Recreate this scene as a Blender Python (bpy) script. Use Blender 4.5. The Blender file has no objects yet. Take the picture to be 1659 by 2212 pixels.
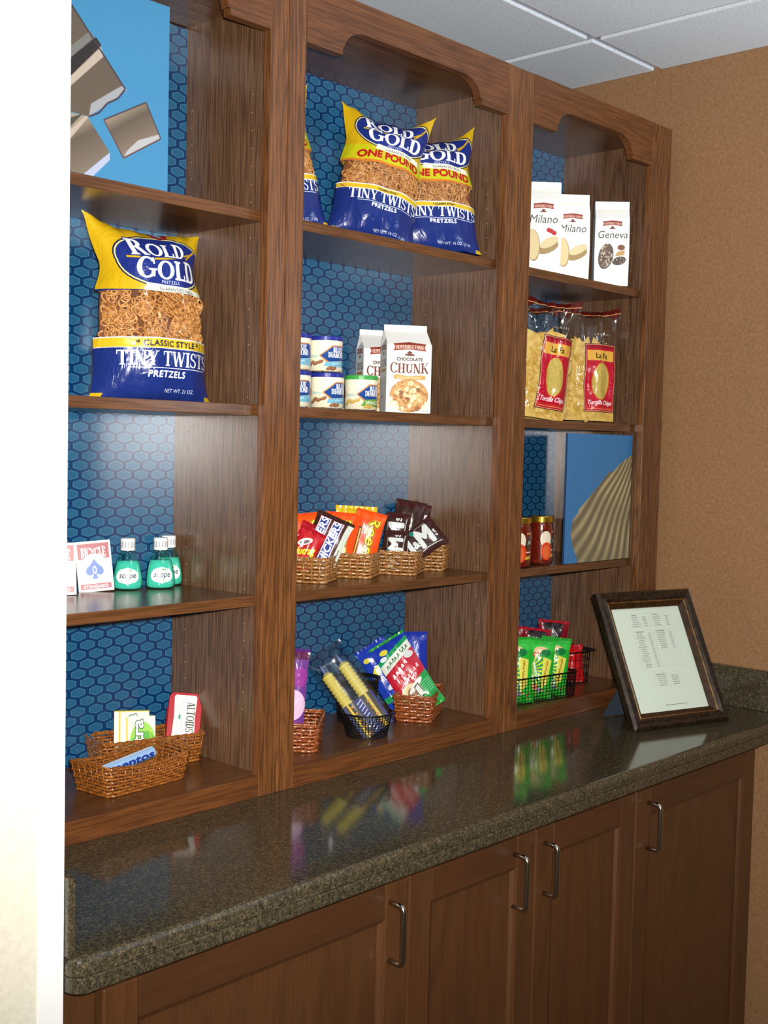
import bpy, math, random
import numpy as np
from mathutils import Matrix, Vector

SC = bpy.context.scene
COL = SC.collection
PI = math.pi
rad = math.radians

# ------------------------------------------------------------------ camera, light, exposure
CAM = Vector((-1.5166, -1.6285, 1.5585))
RIGHT, UP, FWD = Vector((0.682, -0.731, 0.0229)), Vector((0.0247, 0.0545, 0.9982)), Vector((0.7309, 0.6802, -0.0555))
def add_camera():
    yaw, pitch, roll = 0.8212, -0.0555, 0.02285
    f = Vector((math.sin(yaw)*math.cos(pitch), math.cos(yaw)*math.cos(pitch), math.sin(pitch)))
    r = Vector((math.cos(yaw), -math.sin(yaw), 0)); u = r.cross(f)
    c, s = math.cos(roll), math.sin(roll)
    r2 = c*r + s*u; u2 = -s*r + c*u
    cd = bpy.data.cameras.new('camera'); cd.sensor_fit = 'HORIZONTAL'; cd.sensor_width = 36
    cd.lens = 36*2598.72/1659; cd.clip_start = 0.02; cd.clip_end = 50
    o = bpy.data.objects.new('camera', cd); COL.objects.link(o)
    M = Matrix((r2, u2, -f)).transposed().to_4x4(); M.translation = CAM
    o.matrix_world = M; SC.camera = o
    return M
CAMM = add_camera()

world = bpy.data.worlds.new('room_air'); SC.world = world; world.use_nodes = True
bg = world.node_tree.nodes['Background']; bg.inputs[0].default_value = (0.75, 0.85, 1.0, 1); bg.inputs[1].default_value = 0.05

def add_light(name, kind, loc, energy, color, rot=None, **kw):
    l = bpy.data.lights.new(name, kind); l.energy = energy; l.color = color
    for k, v in kw.items(): setattr(l, k, v)
    o = bpy.data.objects.new(name, l); COL.objects.link(o); o.location = loc
    if rot: o.rotation_euler = rot
    return o
# the camera's own flash: a small lamp just beside the lens, aimed with it
fl = add_light('camera_flash', 'SPOT', (0, 0, 0), 290, (1.0, 0.97, 0.92), shadow_soft_size=0.022, spot_size=rad(92), spot_blend=1.0)
FM = CAMM.copy(); FM.translation = CAM + UP*0.05 + RIGHT*0.035 - FWD*0.0
fl.matrix_world = FM @ Matrix.Rotation(rad(3), 4, 'X') @ Matrix.Rotation(rad(-4), 4, 'Y')
# fluorescent troffers of the lobby ceiling, behind and beside the photographer
add_light('ceiling_lamp', 'AREA', (-0.6, -2.6, 2.54), 7, (0.86, 0.93, 1.0), shape='RECTANGLE', size=0.6, size_y=1.2)
add_light('ceiling_lamp', 'AREA', (-1.6, -1.2, 2.54), 4, (0.86, 0.93, 1.0), shape='RECTANGLE', size=0.6, size_y=0.6)
# unseen fill spot, added only to brighten the ceiling
add_light('ceiling_fill_light', 'SPOT', (1.12, -1.75, 1.80), 66, (0.74, 0.88, 1.0), rot=(rad(-34), rad(-16), 0), shadow_soft_size=0.12, spot_size=rad(130), spot_blend=0.8).rotation_euler.rotate_axis('X', PI)

SC.view_settings.view_transform = 'Standard'; SC.view_settings.look = 'None'
SC.view_settings.gamma = 1; SC.view_settings.use_curve_mapping = False
SC.view_settings.exposure = 0.12

# ------------------------------------------------------------------ colours and materials
def s2l(c): return tuple((x/12.92 if x <= 0.04045 else ((x+0.055)/1.055)**2.4) for x in c)
def rgb(r, g, b): return s2l((r/255, g/255, b/255)) + (1,)

class NT:
    def __init__(s, name):
        s.m = bpy.data.materials.new(name); s.m.use_nodes = True
        s.t = s.m.node_tree; s.n = s.t.nodes; s.l = s.t.links
        s.b = s.n['Principled BSDF']; s.out = s.n['Material Output']
    def add(s, kind, **kw):
        n = s.n.new(kind)
        for k, v in kw.items(): setattr(n, k, v)
        return n
    def link(s, a, b): s.l.new(a, b)
    def math(s, op, a, b=None, c=None):
        n = s.add('ShaderNodeMath', operation=op)
        for i, v in enumerate((a, b, c)):
            if v is None: continue
            if isinstance(v, (int, float)): n.inputs[i].default_value = v
            else: s.link(v, n.inputs[i])
        return n.outputs[0]
    def ramp(s, fac, stops, interp='LINEAR'):
        n = s.add('ShaderNodeValToRGB'); n.color_ramp.interpolation = interp
        e = n.color_ramp.elements
        while len(e) < len(stops): e.new(0.5)
        for i, (p, c) in enumerate(stops): e[i].position = p; e[i].color = c
        s.link(fac, n.inputs[0]); return n.outputs[0]
    def mix(s, fac, a, b, mode='MIX'):
        n = s.add('ShaderNodeMix', data_type='RGBA', blend_type=mode)
        for i, v in ((0, fac), (6, a), (7, b)):
            if isinstance(v, (int, float, tuple)): n.inputs[i].default_value = v
            else: s.link(v, n.inputs[i])
        return n.outputs[2]
    def noise(s, vec, scale, detail=3, rough=0.5, dist=0.0):
        n = s.add('ShaderNodeTexNoise'); n.inputs['Scale'].default_value = scale
        n.inputs['Detail'].default_value = detail; n.inputs['Roughness'].default_value = rough
        n.inputs['Distortion'].default_value = dist
        if vec is not None: s.link(vec, n.inputs['Vector'])
        return n.outputs['Fac']
    def obj(s, scale=(1, 1, 1), rnd=False):
        tc = s.add('ShaderNodeTexCoord'); mp = s.add('ShaderNodeMapping'); mp.inputs['Scale'].default_value = scale
        v = tc.outputs['Object']
        if rnd:
            oi = s.add('ShaderNodeObjectInfo'); vm = s.add('ShaderNodeVectorMath', operation='MULTIPLY_ADD')
            s.link(oi.outputs['Random'], vm.inputs[0]); vm.inputs[1].default_value = (3.1, 5.3, 7.7); s.link(v, vm.inputs[2]); v = vm.outputs[0]
        s.link(v, mp.inputs['Vector']); return mp.outputs[0]
    def bump(s, h, strength, dist=0.001):
        n = s.add('ShaderNodeBump'); n.inputs['Strength'].default_value = strength; n.inputs['Distance'].default_value = dist
        s.link(h, n.inputs['Height']); s.link(n.outputs[0], s.b.inputs['Normal'])

def plain(name, col, rough=0.5, metal=0.0, coat=0.0, trans=0.0, ior=1.45, noise=0.0):
    k = NT(name); k.b.inputs['Base Color'].default_value = col; k.b.inputs['Roughness'].default_value = rough
    k.b.inputs['Metallic'].default_value = metal; k.b.inputs['Coat Weight'].default_value = coat
    k.b.inputs['Transmission Weight'].default_value = trans; k.b.inputs['IOR'].default_value = ior
    if noise:
        f = k.noise(k.obj(), 60, 3); c = k.ramp(f, [(0.3, tuple(x*(1-noise) for x in col[:3])+(1,)), (0.7, tuple(min(1, x*(1+noise)) for x in col[:3])+(1,))])
        k.link(c, k.b.inputs['Base Color'])
    return k.m

def wood(name, c_dark, c_mid, c_light, axis='z', rough=0.32, strength=1.0, cath=1.0, spec=0.5, ringmix=0.8):
    k = NT(name)
    st = {'z': (1, 1, 0.13), 'x': (0.13, 1, 1), 'y': (1, 0.13, 1)}[axis]
    st2 = {'z': (1, 1, 0.035), 'x': (0.035, 1, 1), 'y': (1, 0.035, 1)}[axis]
    v = k.obj(st, True); v2 = k.obj(st2, True)
    warp = k.noise(v, 5.0, 2, 0.5)                       # broad growth rings
    rings = k.math('FRACT', k.math('MULTIPLY', warp, 26*cath))
    rings = k.math('ABSOLUTE', k.math('SUBTRACT', rings, 0.5))
    ringc = k.ramp(rings, [(0.0, (0, 0, 0, 1)), (0.22, (0.75, 0.75, 0.75, 1)), (0.5, (1, 1, 1, 1))])
    fine = k.noise(v2, 300, 3, 0.6)                      # pores
    finec = k.ramp(fine, [(0.40, (0, 0, 0, 1)), (0.56, (1, 1, 1, 1))])
    patch = k.noise(v, 2.2, 2, 0.5)
    a = k.mix(k.math('SUBTRACT', 1.0, k.math('MULTIPLY', k.math('SUBTRACT', 1.0, ringc), ringmix)), c_dark, c_mid)
    b = k.mix(k.math('MULTIPLY', patch, 0.9), a, c_light)
    c = k.mix(k.math('MULTIPLY', k.math('SUBTRACT', 1.0, finec), 0.75*strength), b, c_dark)
    k.link(c, k.b.inputs['Base Color'])
    k.b.inputs['Roughness'].default_value = rough
    k.b.inputs['Specular IOR Level'].default_value = spec
    k.bump(k.math('ADD', finec, ringc), 0.05, 0.0004)
    return k.m

W_D, W_M, W_L = rgb(56, 31, 15), rgb(116, 71, 37), rgb(136, 87, 48)
M = {}
M['oak_v'] = wood('oak_vertical', W_D, W_M, W_L, 'z', 0.36, 0.85, 1.5, 0.5, 0.9)
M['oak_h'] = wood('oak_horizontal', rgb(62, 33, 16), rgb(106, 62, 31), rgb(120, 74, 38), 'x', 0.36, 0.75, 1.1, 0.5, 0.8)
M['oak_panel'] = wood('oak_side_panel', rgb(58, 37, 23), rgb(110, 79, 55), rgb(126, 94, 70), 'z', 0.24, 0.9, 0.8, 0.8, 0.5)
M['oak_shelf'] = wood('oak_shelf', rgb(60, 36, 20), rgb(106, 66, 38), rgb(116, 76, 44), 'x', 0.24, 0.7, 0.6)
M['cherry'] = wood('stained_door', rgb(58, 35, 19), rgb(82, 50, 26), rgb(92, 58, 32), 'z', 0.38, 0.4, 0.4)
M['cherry_h'] = wood('stained_rail', rgb(56, 33, 18), rgb(78, 46, 24), rgb(86, 53, 29), 'x', 0.38, 0.4, 0.4)

def wallpaper_hex():
    k = NT('hexagon_wallpaper')
    tc = k.add('ShaderNodeTexCoord'); sp = k.add('ShaderNodeSeparateXYZ'); k.link(tc.outputs['Object'], sp.inputs[0])
    x, z = sp.outputs[0], sp.outputs[2]
    PX, PZ, a, b = 0.0385, 0.0350, 0.0152, 0.0093
    vals = []
    for ox, oz in ((0, 0), (0.5, 0.5)):
        fx = k.math('MULTIPLY', k.math('ABSOLUTE', k.math('SUBTRACT', k.math('FRACT', k.math('ADD', k.math('DIVIDE', x, PX), ox+100.5)), 0.5)), PX)
        fz = k.math('MULTIPLY', k.math('ABSOLUTE', k.math('SUBTRACT', k.math('FRACT', k.math('ADD', k.math('DIVIDE', z, PZ), oz+100.5)), 0.5)), PZ)
        v = k.math('MAXIMUM', k.math('DIVIDE', fx, a), k.math('ADD', k.math('DIVIDE', fz, b), k.math('DIVIDE', fx, 2*a)))
        vals.append(v)
    d = k.math('MINIMUM', vals[0], vals[1])
    c = k.ramp(d, [(0.0, rgb(38, 96, 134)), (0.5, rgb(38, 96, 134)), (0.86, rgb(38, 98, 138)), (0.9, rgb(64, 126, 160)), (0.985, rgb(64, 126, 160)), (1.0, rgb(8, 50, 96))])
    n = k.noise(tc.outputs['Object'], 9, 2)
    c2 = k.mix(k.math('MULTIPLY', n, 0.25), c, rgb(20, 70, 104))
    k.link(c2, k.b.inputs['Base Color']); k.b.inputs['Roughness'].default_value = 0.2; k.b.inputs['Specular IOR Level'].default_value = 0.95
    return k.m
M['hex'] = wallpaper_hex()

def granite():
    k = NT('speckled_granite'); v = k.obj()
    n1 = k.noise(v, 230, 4, 0.75); n2 = k.noise(v, 130, 3, 0.6); n3 = k.noise(v, 420, 2, 0.5)
    vo = k.add('ShaderNodeTexVoronoi'); vo.inputs['Scale'].default_value = 260; k.link(v, vo.inputs['Vector'])
    c = k.ramp(n1, [(0.30, rgb(26, 26, 22)), (0.42, rgb(60, 54, 40)), (0.52, rgb(80, 70, 52)), (0.62, rgb(100, 88, 66)), (0.74, rgb(130, 118, 92))])
    blk = k.ramp(n2, [(0.40, (0, 0, 0, 1)), (0.5, (1, 1, 1, 1))])
    c = k.mix(blk, rgb(58, 54, 42), c)
    fl = k.ramp(vo.outputs['Color'], [(0.80, (0, 0, 0, 1)), (0.9, (1, 1, 1, 1))])
    c = k.mix(k.math('MULTIPLY', fl, 0.22), c, rgb(136, 126, 100))
    dk = k.ramp(n3, [(0.36, (1, 1, 1, 1)), (0.44, (0, 0, 0, 1))])
    c = k.mix(k.math('MULTIPLY', dk, 0.75), c, rgb(18, 22, 20))
    k.link(c, k.b.inputs['Base Color']); k.b.inputs['Roughness'].default_value = 0.10
    k.b.inputs['Specular IOR Level'].default_value = 0.42
    return k.m
M['granite'] = granite()

def paper_wall():
    k = NT('woven_tan_wallpaper'); v = k.obj()
    n = k.noise(v, 130, 4, 0.65, 0.4); n2 = k.noise(k.obj((1, 1, 3)), 45, 3); n3 = k.noise(v, 3, 2)
    c = k.ramp(n, [(0.3, rgb(138, 98, 64)), (0.55, rgb(156, 117, 80)), (0.75, rgb(172, 134, 98))])
    c = k.mix(k.math('MULTIPLY', n2, 0.3), c, rgb(142, 104, 70)); c = k.mix(k.math('MULTIPLY', n3, 0.2), c, rgb(132, 95, 62))
    k.link(c, k.b.inputs['Base Color']); k.b.inputs['Roughness'].default_value = 0.5
    k.bump(n, 0.25, 0.0008); return k.m
M['wallpaper'] = paper_wall()
def paper_pale():  # pale copy of the tan paper: flash overexposure put into the colour
    k = NT('flash_paled_wallpaper'); v = k.obj()
    n = k.noise(v, 130, 4, 0.65, 0.4)
    c = k.ramp(n, [(0.3, rgb(216, 209, 189)), (0.7, rgb(230, 224, 206))])
    k.link(c, k.b.inputs['Base Color']); k.b.inputs['Roughness'].default_value = 0.6
    k.bump(n, 0.3, 0.001); return k.m
M['wallpaper_pale'] = paper_pale()
def tile_mat():
    k = NT('mineral_fibre_tile'); v = k.obj(); n = k.noise(v, 220, 4, 0.7)
    c = k.ramp(n, [(0.35, rgb(204, 212, 220)), (0.6, rgb(236, 242, 248))])
    k.link(c, k.b.inputs['Base Color']); k.b.inputs['Roughness'].default_value = 0.9
    k.bump(n, 0.5, 0.002); return k.m
M['tile'] = tile_mat()
M['white_metal'] = plain('white_enamel', rgb(178, 178, 186), 0.4)
M['white_vinyl'] = plain('white_vinyl', rgb(242, 242, 240), 0.3)
M['floor'] = plain('brown_carpet', rgb(96, 78, 60), 0.9, noise=0.3)
M['drywall'] = plain('tan_paint', rgb(176, 150, 116), 0.7)
M['chrome'] = plain('brushed_nickel', rgb(200, 196, 186), 0.2, 1.0)
M['black_wire'] = plain('black_wire', rgb(14, 14, 15), 0.4)
M['pin'] = plain('pin_hole', rgb(158, 136, 108), 0.5)
M['dark_gap'] = plain('dark_interior', rgb(40, 24, 14), 0.7)

def wicker_mat(name, a, b, c):
    k = NT(name); v = k.obj((1, 1, 1))
    n = k.noise(v, 260, 2, 0.5); n2 = k.noise(v, 60, 2)
    col = k.ramp(n, [(0.3, a), (0.5, b), (0.72, c)]); col = k.mix(k.math('MULTIPLY', n2, 0.4), col, a)
    k.link(col, k.b.inputs['Base Color']); k.b.inputs['Roughness'].default_value = 0.28
    k.b.inputs['Coat Weight'].default_value = 0.5; k.b.inputs['Coat Roughness'].default_value = 0.15
    return k.m
M['wicker_brown'] = wicker_mat('varnished_brown_wicker', rgb(96, 50, 16), rgb(158, 92, 34), rgb(190, 122, 54))
M['wicker_tan'] = wicker_mat('varnished_tan_wicker', rgb(112, 68, 30), rgb(172, 120, 66), rgb(204, 156, 98))
M['wicker_red'] = wicker_mat('varnished_russet_wicker', rgb(100, 46, 20), rgb(160, 84, 40), rgb(196, 122, 72))
M['wicker_in'] = plain('wicker_shade', rgb(86, 48, 20), 0.6)

def glassy(name, tint=(1, 1, 1, 1), gloss=0.08, rough=0.04):
    k = NT(name); tr = k.add('ShaderNodeBsdfTransparent'); tr.inputs[0].default_value = tint
    gl = k.add('ShaderNodeBsdfGlossy'); gl.inputs['Roughness'].default_value = rough
    lw = k.add('ShaderNodeLayerWeight'); lw.inputs[0].default_value = 0.5
    f = k.math('ADD', k.math('MULTIPLY', k.math('POWER', lw.outputs['Facing'], 4.0), 0.7), gloss+0.03)
    mx = k.add('ShaderNodeMixShader'); k.link(f, mx.inputs[0]); k.link(tr.outputs[0], mx.inputs[1]); k.link(gl.outputs[0], mx.inputs[2])
    k.link(mx.outputs[0], k.out.inputs[0]); return k.m
M['film'] = glassy('clear_wrap', (0.93, 0.94, 0.96, 1), 0.07, 0.16)
M['pane'] = glassy('picture_glass', (0.98, 1, 0.98, 1), 0.0, 0.02)

# ------------------------------------------------------------------ a small painter for printed surfaces
_gl = {}
def glyph(ch):
    if ch in _gl: return _gl[ch]
    def mesh_of(t):
        cu = bpy.data.curves.new('t', 'FONT'); cu.body = t; cu.resolution_u = 3
        o = bpy.data.objects.new('t', cu); COL.objects.link(o)
        dg = bpy.context.evaluated_depsgraph_get(); e = o.evaluated_get(dg); me = e.to_mesh()
        vs = np.array([v.co[:2] for v in me.vertices]) if len(me.vertices) else np.zeros((0, 2))
        cnt = {}
        for p in me.polygons:
            for ek in p.edge_keys: cnt[ek] = cnt.get(ek, 0)+1
        ed = [(vs[a][0], vs[a][1], vs[b][0], vs[b][1]) for (a, b), n in cnt.items() if n == 1]
        e.to_mesh_clear(); bpy.data.objects.remove(o); bpy.data.curves.remove(cu)
        return np.array(ed).reshape(-1, 4), (vs[:, 0].max() if len(vs) else 0.0)
    if '_H' not in _gl:
        e, _ = mesh_of('H'); _gl['_H'] = e[:, 1].max()
    h = _gl['_H']
    if ch == ' ': _gl[ch] = (np.zeros((0, 4)), 0.38); return _gl[ch]
    e1, w1 = mesh_of(ch); _, w2 = mesh_of(ch+ch)
    _gl[ch] = (e1/h, (w2-w1)/h); return _gl[ch]

def _arc(cx, cy, rx, ry, a0, a1, n=14):
    return [(cx+rx*math.cos(rad(a0+(a1-a0)*i/n)), cy+ry*math.sin(rad(a0+(a1-a0)*i/n))) for i in range(n+1)]
def _cres(cx, cy, rx, ry, tx, ty, a0, a1):
    return _arc(cx, cy, rx, ry, a0, a1) + _arc(cx, cy, rx-tx, ry-ty, a1, a0)
T_, S_ = 0.19, 0.075
def _stem(x, y0=0, y1=1, t=T_, sf=0.09):
    r = [[(x, y0), (x+t, y0), (x+t, y1), (x, y1)]]
    for y, d in ((y0, 1), (y1, -1)):
        if y in (0, 1): r.append([(x-sf, y), (x+t+sf, y), (x+t+sf, y+d*0.05), (x+t, y+d*0.10), (x, y+d*0.10), (x-sf, y+d*0.05)])
    return r
def _bar(x0, x1, y, t=S_): return [[(x0, y), (x1, y), (x1, y+t), (x0, y+t)]]
def _tip(x, y0, y1): return [[(x, y0), (x+0.06, y0), (x+0.06, y1), (x, y1)]]
def _dg(x0, y0, x1, y1, t): return [[(x0, y0), (x0+t, y0), (x1+t, y1), (x1, y1)]]
SERIF = {
 'I': (_stem(0.09), 0.4), 'T': (_stem(0.27)+_bar(0, 0.73, 0.925)+_tip(0, 0.72, 1)+_tip(0.67, 0.72, 1), 0.78),
 'L': (_stem(0.09)+_bar(0.1, 0.62, 0)+_tip(0.58, 0, 0.3), 0.69), 'E': (_stem(0.09)+_bar(0.1, 0.6, 0)+_bar(0.1, 0.6, 0.925)+_bar(0.2, 0.5, 0.47)+_tip(0.55, 0, 0.27)+_tip(0.55, 0.75, 1), 0.69),
 'F': (_stem(0.09)+_bar(0.1, 0.6, 0.925)+_bar(0.2, 0.5, 0.47)+_tip(0.55, 0.72, 1), 0.65),
 'H': (_stem(0.09)+_stem(0.55)+_bar(0.2, 0.6, 0.47), 0.86), 'N': (_stem(0.07, 0, 1, 0.08)+_stem(0.62, 0, 1, 0.08)+_dg(0.5, 0, 0.03, 1, 0.2), 0.82),
 'O': ([_cres(0.43, 0.5, 0.43, 0.52, 0.18, 0.07, 0, 360)], 0.89), 'D': (_stem(0.09)+[_cres(0.3, 0.5, 0.48, 0.5, 0.19, 0.075, -90, 90)]+_bar(0.1, 0.32, 0)+_bar(0.1, 0.32, 0.925), 0.83),
 'C': ([_cres(0.43, 0.5, 0.43, 0.52, 0.18, 0.07, 38, 322)]+_tip(0.7, 0.68, 0.98)+_tip(0.7, 0.06, 0.28), 0.82),
 'G': ([_cres(0.43, 0.5, 0.43, 0.52, 0.18, 0.07, 38, 322)]+_tip(0.7, 0.68, 0.98)+_stem(0.62, 0.08, 0.42, 0.17)+_bar(0.5, 0.88, 0.38, 0.06), 0.92),
 'R': (_stem(0.09)+[_cres(0.32, 0.74, 0.3, 0.26, 0.17, 0.07, -90, 90)]+_bar(0.1, 0.34, 0.925)+_bar(0.1, 0.34, 0.48)+_dg(0.62, 0, 0.32, 0.5, 0.22)+_bar(0.6, 0.9, 0, 0.06), 0.86),
 'P': (_stem(0.09)+[_cres(0.32, 0.72, 0.32, 0.28, 0.18, 0.07, -90, 90)]+_bar(0.1, 0.34, 0.925)+_bar(0.1, 0.34, 0.44), 0.7),
 'B': (_stem(0.09)+[_cres(0.32, 0.75, 0.27, 0.25, 0.16, 0.07, -90, 90), _cres(0.32, 0.27, 0.34, 0.27, 0.18, 0.07, -90, 90)]+_bar(0.1, 0.34, 0.925)+_bar(0.1, 0.34, 0.48)+_bar(0.1, 0.34, 0), 0.74),
 'S': ([_cres(0.32, 0.74, 0.28, 0.27, 0.15, 0.07, 30, 250), _cres(0.32, 0.26, 0.3, 0.27, 0.15, 0.07, -150, 75)]+[[(0.1, 0.62), (0.3, 0.45), (0.56, 0.38), (0.36, 0.58)]]+_tip(0.5, 0.72, 0.98)+_tip(0.03, 0.03, 0.3), 0.68),
 'U': (_stem(0.09, 0.3, 1)+_stem(0.62, 0.3, 1, 0.08)+[_cres(0.395, 0.33, 0.305, 0.34, 0.19, 0.08, 180, 360)], 0.86),
 'Y': (_stem(0.31, 0, 0.48)+_dg(0.3, 0.42, 0.02, 1, 0.2)+_dg(0.42, 0.42, 0.66, 1, 0.08)+_bar(-0.03, 0.3, 0.94, 0.06)+_bar(0.56, 0.84, 0.94, 0.06), 0.8),
 'W': (_dg(0.24, 0, 0.02, 1, 0.19)+_dg(0.28, 0, 0.5, 1, 0.08)+_dg(0.68, 0, 0.44, 1, 0.19)+_dg(0.72, 0, 0.98, 1, 0.08)+_bar(-0.04, 0.3, 0.94, 0.06)+_bar(0.88, 1.16, 0.94, 0.06), 1.14),
 'A': (_dg(0.06, 0, 0.36, 1, 0.08)+_dg(0.6, 0, 0.32, 1, 0.2)+_bar(0.18, 0.62, 0.28)+_bar(-0.03, 0.24, 0, 0.06)+_bar(0.52, 0.88, 0, 0.06), 0.86),
 'M': (_stem(0.08, 0, 1, 0.08)+_stem(0.78, 0, 1)+_dg(0.42, 0, 0.08, 1, 0.19)+_dg(0.46, 0, 0.82, 1, 0.09), 1.08),
 'K': (_stem(0.09)+_dg(0.26, 0.42, 0.62, 1, 0.08)+_dg(0.62, 0, 0.3, 0.54, 0.21)+_bar(0.56, 0.9, 0, 0.06)+_bar(0.52, 0.8, 0.94, 0.06), 0.86),
}
def _poly_edges(pts):
    a = np.array(pts, float); return np.concatenate([a, np.roll(a, -1, 0)], 1)

class Paint:
    """raster in sRGB, x right 0..w, y up 0..h in pixels"""
    def __init__(s, w, h, c):
        s.w, s.h = w, h; s.a = np.ones((h, w, 4)); s.a[:, :, :3] = np.array(c)/255; s.keep = None
    def cover(s, edges, out=None):
        m = np.zeros((s.h, s.w)) if out is None else out
        if len(edges) == 0: return m
        e = np.asarray(edges, float); y0, y1 = np.minimum(e[:, 1], e[:, 3]), np.maximum(e[:, 1], e[:, 3])
        ok = y1 > y0; e, y0, y1 = e[ok], y0[ok], y1[ok]
        if len(e) == 0: return m
        SS = 3
        for r in range(max(0, int(y0.min())), min(s.h-1, int(y1.max()))+1):
            for k in range(SS):
                y = r+(k+0.5)/SS; q = (y0 <= y) & (y1 > y)
                if not q.any(): continue
                ee = e[q]; xs = np.sort(ee[:, 0]+(y-ee[:, 1])/(ee[:, 3]-ee[:, 1])*(ee[:, 2]-ee[:, 0]))
                for i in range(0, len(xs)-1, 2):
                    xa, xb = max(0.0, xs[i]), min(float(s.w), xs[i+1])
                    if xb <= xa: continue
                    ia, ib = int(xa), min(int(xb), s.w-1)
                    if ia == ib: m[r, ia] += (xb-xa)/SS
                    else:
                        m[r, ia] += (ia+1-xa)/SS; m[r, ib] += (xb-ib)/SS
                        if ib > ia+1: m[r, ia+1:ib] += 1/SS
        return m
    def put(s, m, c, al=1.0):
        m = np.clip(m, 0, 1)*al
        if s.keep is not None: m = m*s.keep
        m = m[:, :, None]; c = np.array(c)/255
        s.a[:, :, :3] = s.a[:, :, :3]*(1-m)+c*m
        s.a[:, :, 3:] = np.maximum(s.a[:, :, 3:], m)
    def poly(s, pts, c, al=1.0): s.put(s.cover(_poly_edges(pts)), c, al)
    def rect(s, x0, y0, x1, y1, c, al=1.0): s.poly([(x0, y0), (x1, y0), (x1, y1), (x0, y1)], c, al)
    def ell(s, cx, cy, rx, ry, c, al=1.0, rot=0, n=40):
        ca, sa = math.cos(rad(rot)), math.sin(rad(rot)); p = []
        for i in range(n):
            u, v = rx*math.cos(2*PI*i/n), ry*math.sin(2*PI*i/n); p.append((cx+u*ca-v*sa, cy+u*sa+v*ca))
        s.poly(p, c, al)
    def line(s, pts, t, c, al=1.0):
        m = np.zeros((s.h, s.w))
        for (x0, y0), (x1, y1) in zip(pts[:-1], pts[1:]):
            dx, dy = x1-x0, y1-y0; L = math.hypot(dx, dy) or 1; nx, ny = -dy/L*t/2, dx/L*t/2
            mm = s.cover(_poly_edges([(x0+nx, y0+ny), (x1+nx, y1+ny), (x1-nx, y1-ny), (x0-nx, y0-ny)])); m = np.maximum(m, mm)
        s.put(m, c, al)
    def clear(s, x0, y0, x1, y1): s.a[int(y0):int(y1), int(x0):int(x1), 3] = 0
    @staticmethod
    def dil(m, r):
        o = m.copy(); R = int(math.ceil(r))
        for dy in range(-R, R+1):
            for dx in range(-R, R+1):
                if dx*dx+dy*dy <= r*r+0.3 and (dx or dy): o = np.maximum(o, np.roll(np.roll(m, dy, 0), dx, 1))
        return o
    def text(s, t, cx, cy, h, c, font='sans', sx=1.0, shear=0.0, rot=0.0, arc=0.0, grow=None, bold=0, out=None, al=1.0, sp=0.0, flipx=False):
        """centred on cx, baseline at cy; arc lifts the ends; grow(u) scales each letter's height; out=[(px, colour), ...]"""
        gs = []; x = 0
        for ch in t:
            if font == 'serif' and ch in SERIF:
                ps, ad = SERIF[ch]; gs.append((x, [_poly_edges(p) for p in ps], ad))
            else:
                e, ad = glyph(ch); gs.append((x, [e], ad))
            x += gs[-1][2]+sp
        W = max(x-sp, 1e-6); m = np.zeros((s.h, s.w)); ca, sa = math.cos(rad(rot)), math.sin(rad(rot))
        for gx, es, ad in gs:
            u = (gx+ad/2)/W*2-1; g = grow(u) if grow else 1.0
            for e in es:
                if len(e) == 0: continue
                def tr(px, py):
                    X = (gx+px-W/2)*h*sx+py*h*shear*g; Y = py*h*g+arc*h*((X/(W/2*h*sx))**2)
                    return cx+X*ca-Y*sa, cy+X*sa+Y*ca
                ax, ay = tr(e[:, 0], e[:, 1]); bx, by = tr(e[:, 2], e[:, 3])
                m = np.maximum(m, np.clip(s.cover(np.stack([ax, ay, bx, by], 1)), 0, 1))
        if bold: m = s.dil(m, bold)
        for r, oc in (out or []): s.put(s.dil(m, r), oc, al)
        s.put(m, c, al)
    def speck(s, n, x0, x1, y0, y1, r0, r1, cols, seed=1, inside=None):
        R = random.Random(seed)
        for i in range(n):
            x, y = R.uniform(x0, x1), R.uniform(y0, y1)
            if inside and not inside(x, y): continue
            s.ell(x, y, R.uniform(r0, r1), R.uniform(r0, r1), R.choice(cols), 1, R.uniform(0, 180), 9)
    def image(s, name):
        im = bpy.data.images.new(name, s.w, s.h, alpha=True); im.alpha_mode = 'CHANNEL_PACKED'
        im.pixels.foreach_set(np.clip(s.a, 0, 1).astype(np.float32).ravel()); im.update(); im.pack(); return im

def print_mat(name, paint, rough=0.4, crinkle=0.0, see=False, coat=0.0, film_gloss=0.05):
    k = NT(name); t = k.add('ShaderNodeTexImage'); t.image = paint.image(name+'_print'); t.extension = 'EXTEND'
    k.link(t.outputs[0], k.b.inputs['Base Color']); k.b.inputs['Roughness'].default_value = rough
    k.b.inputs['Coat Weight'].default_value = coat; k.b.inputs['Coat Roughness'].default_value = 0.08
    nrm = None
    if crinkle:
        n = k.noise(k.obj((1, 1, 0.7)), 26, 3, 0.6, 0.9); k.bump(n, crinkle*1.3, 0.007); nrm = k.b.inputs['Normal'].links[0].from_socket
    if see:
        k.b.inputs['Specular IOR Level'].default_value = 0.3
        tr = k.add('ShaderNodeBsdfTransparent'); gl = k.add('ShaderNodeBsdfGlossy'); gl.inputs['Roughness'].default_value = 0.1
        if nrm: k.link(nrm, gl.inputs['Normal'])
        m1 = k.add('ShaderNodeMixShader'); m1.inputs[0].default_value = film_gloss; k.link(tr.outputs[0], m1.inputs[1]); k.link(gl.outputs[0], m1.inputs[2])
        m2 = k.add('ShaderNodeMixShader'); k.link(t.outputs[1], m2.inputs[0]); k.link(m1.outputs[0], m2.inputs[1]); k.link(k.b.outputs[0], m2.inputs[2])
        k.link(m2.outputs[0], k.out.inputs[0])
    return k.m

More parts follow.
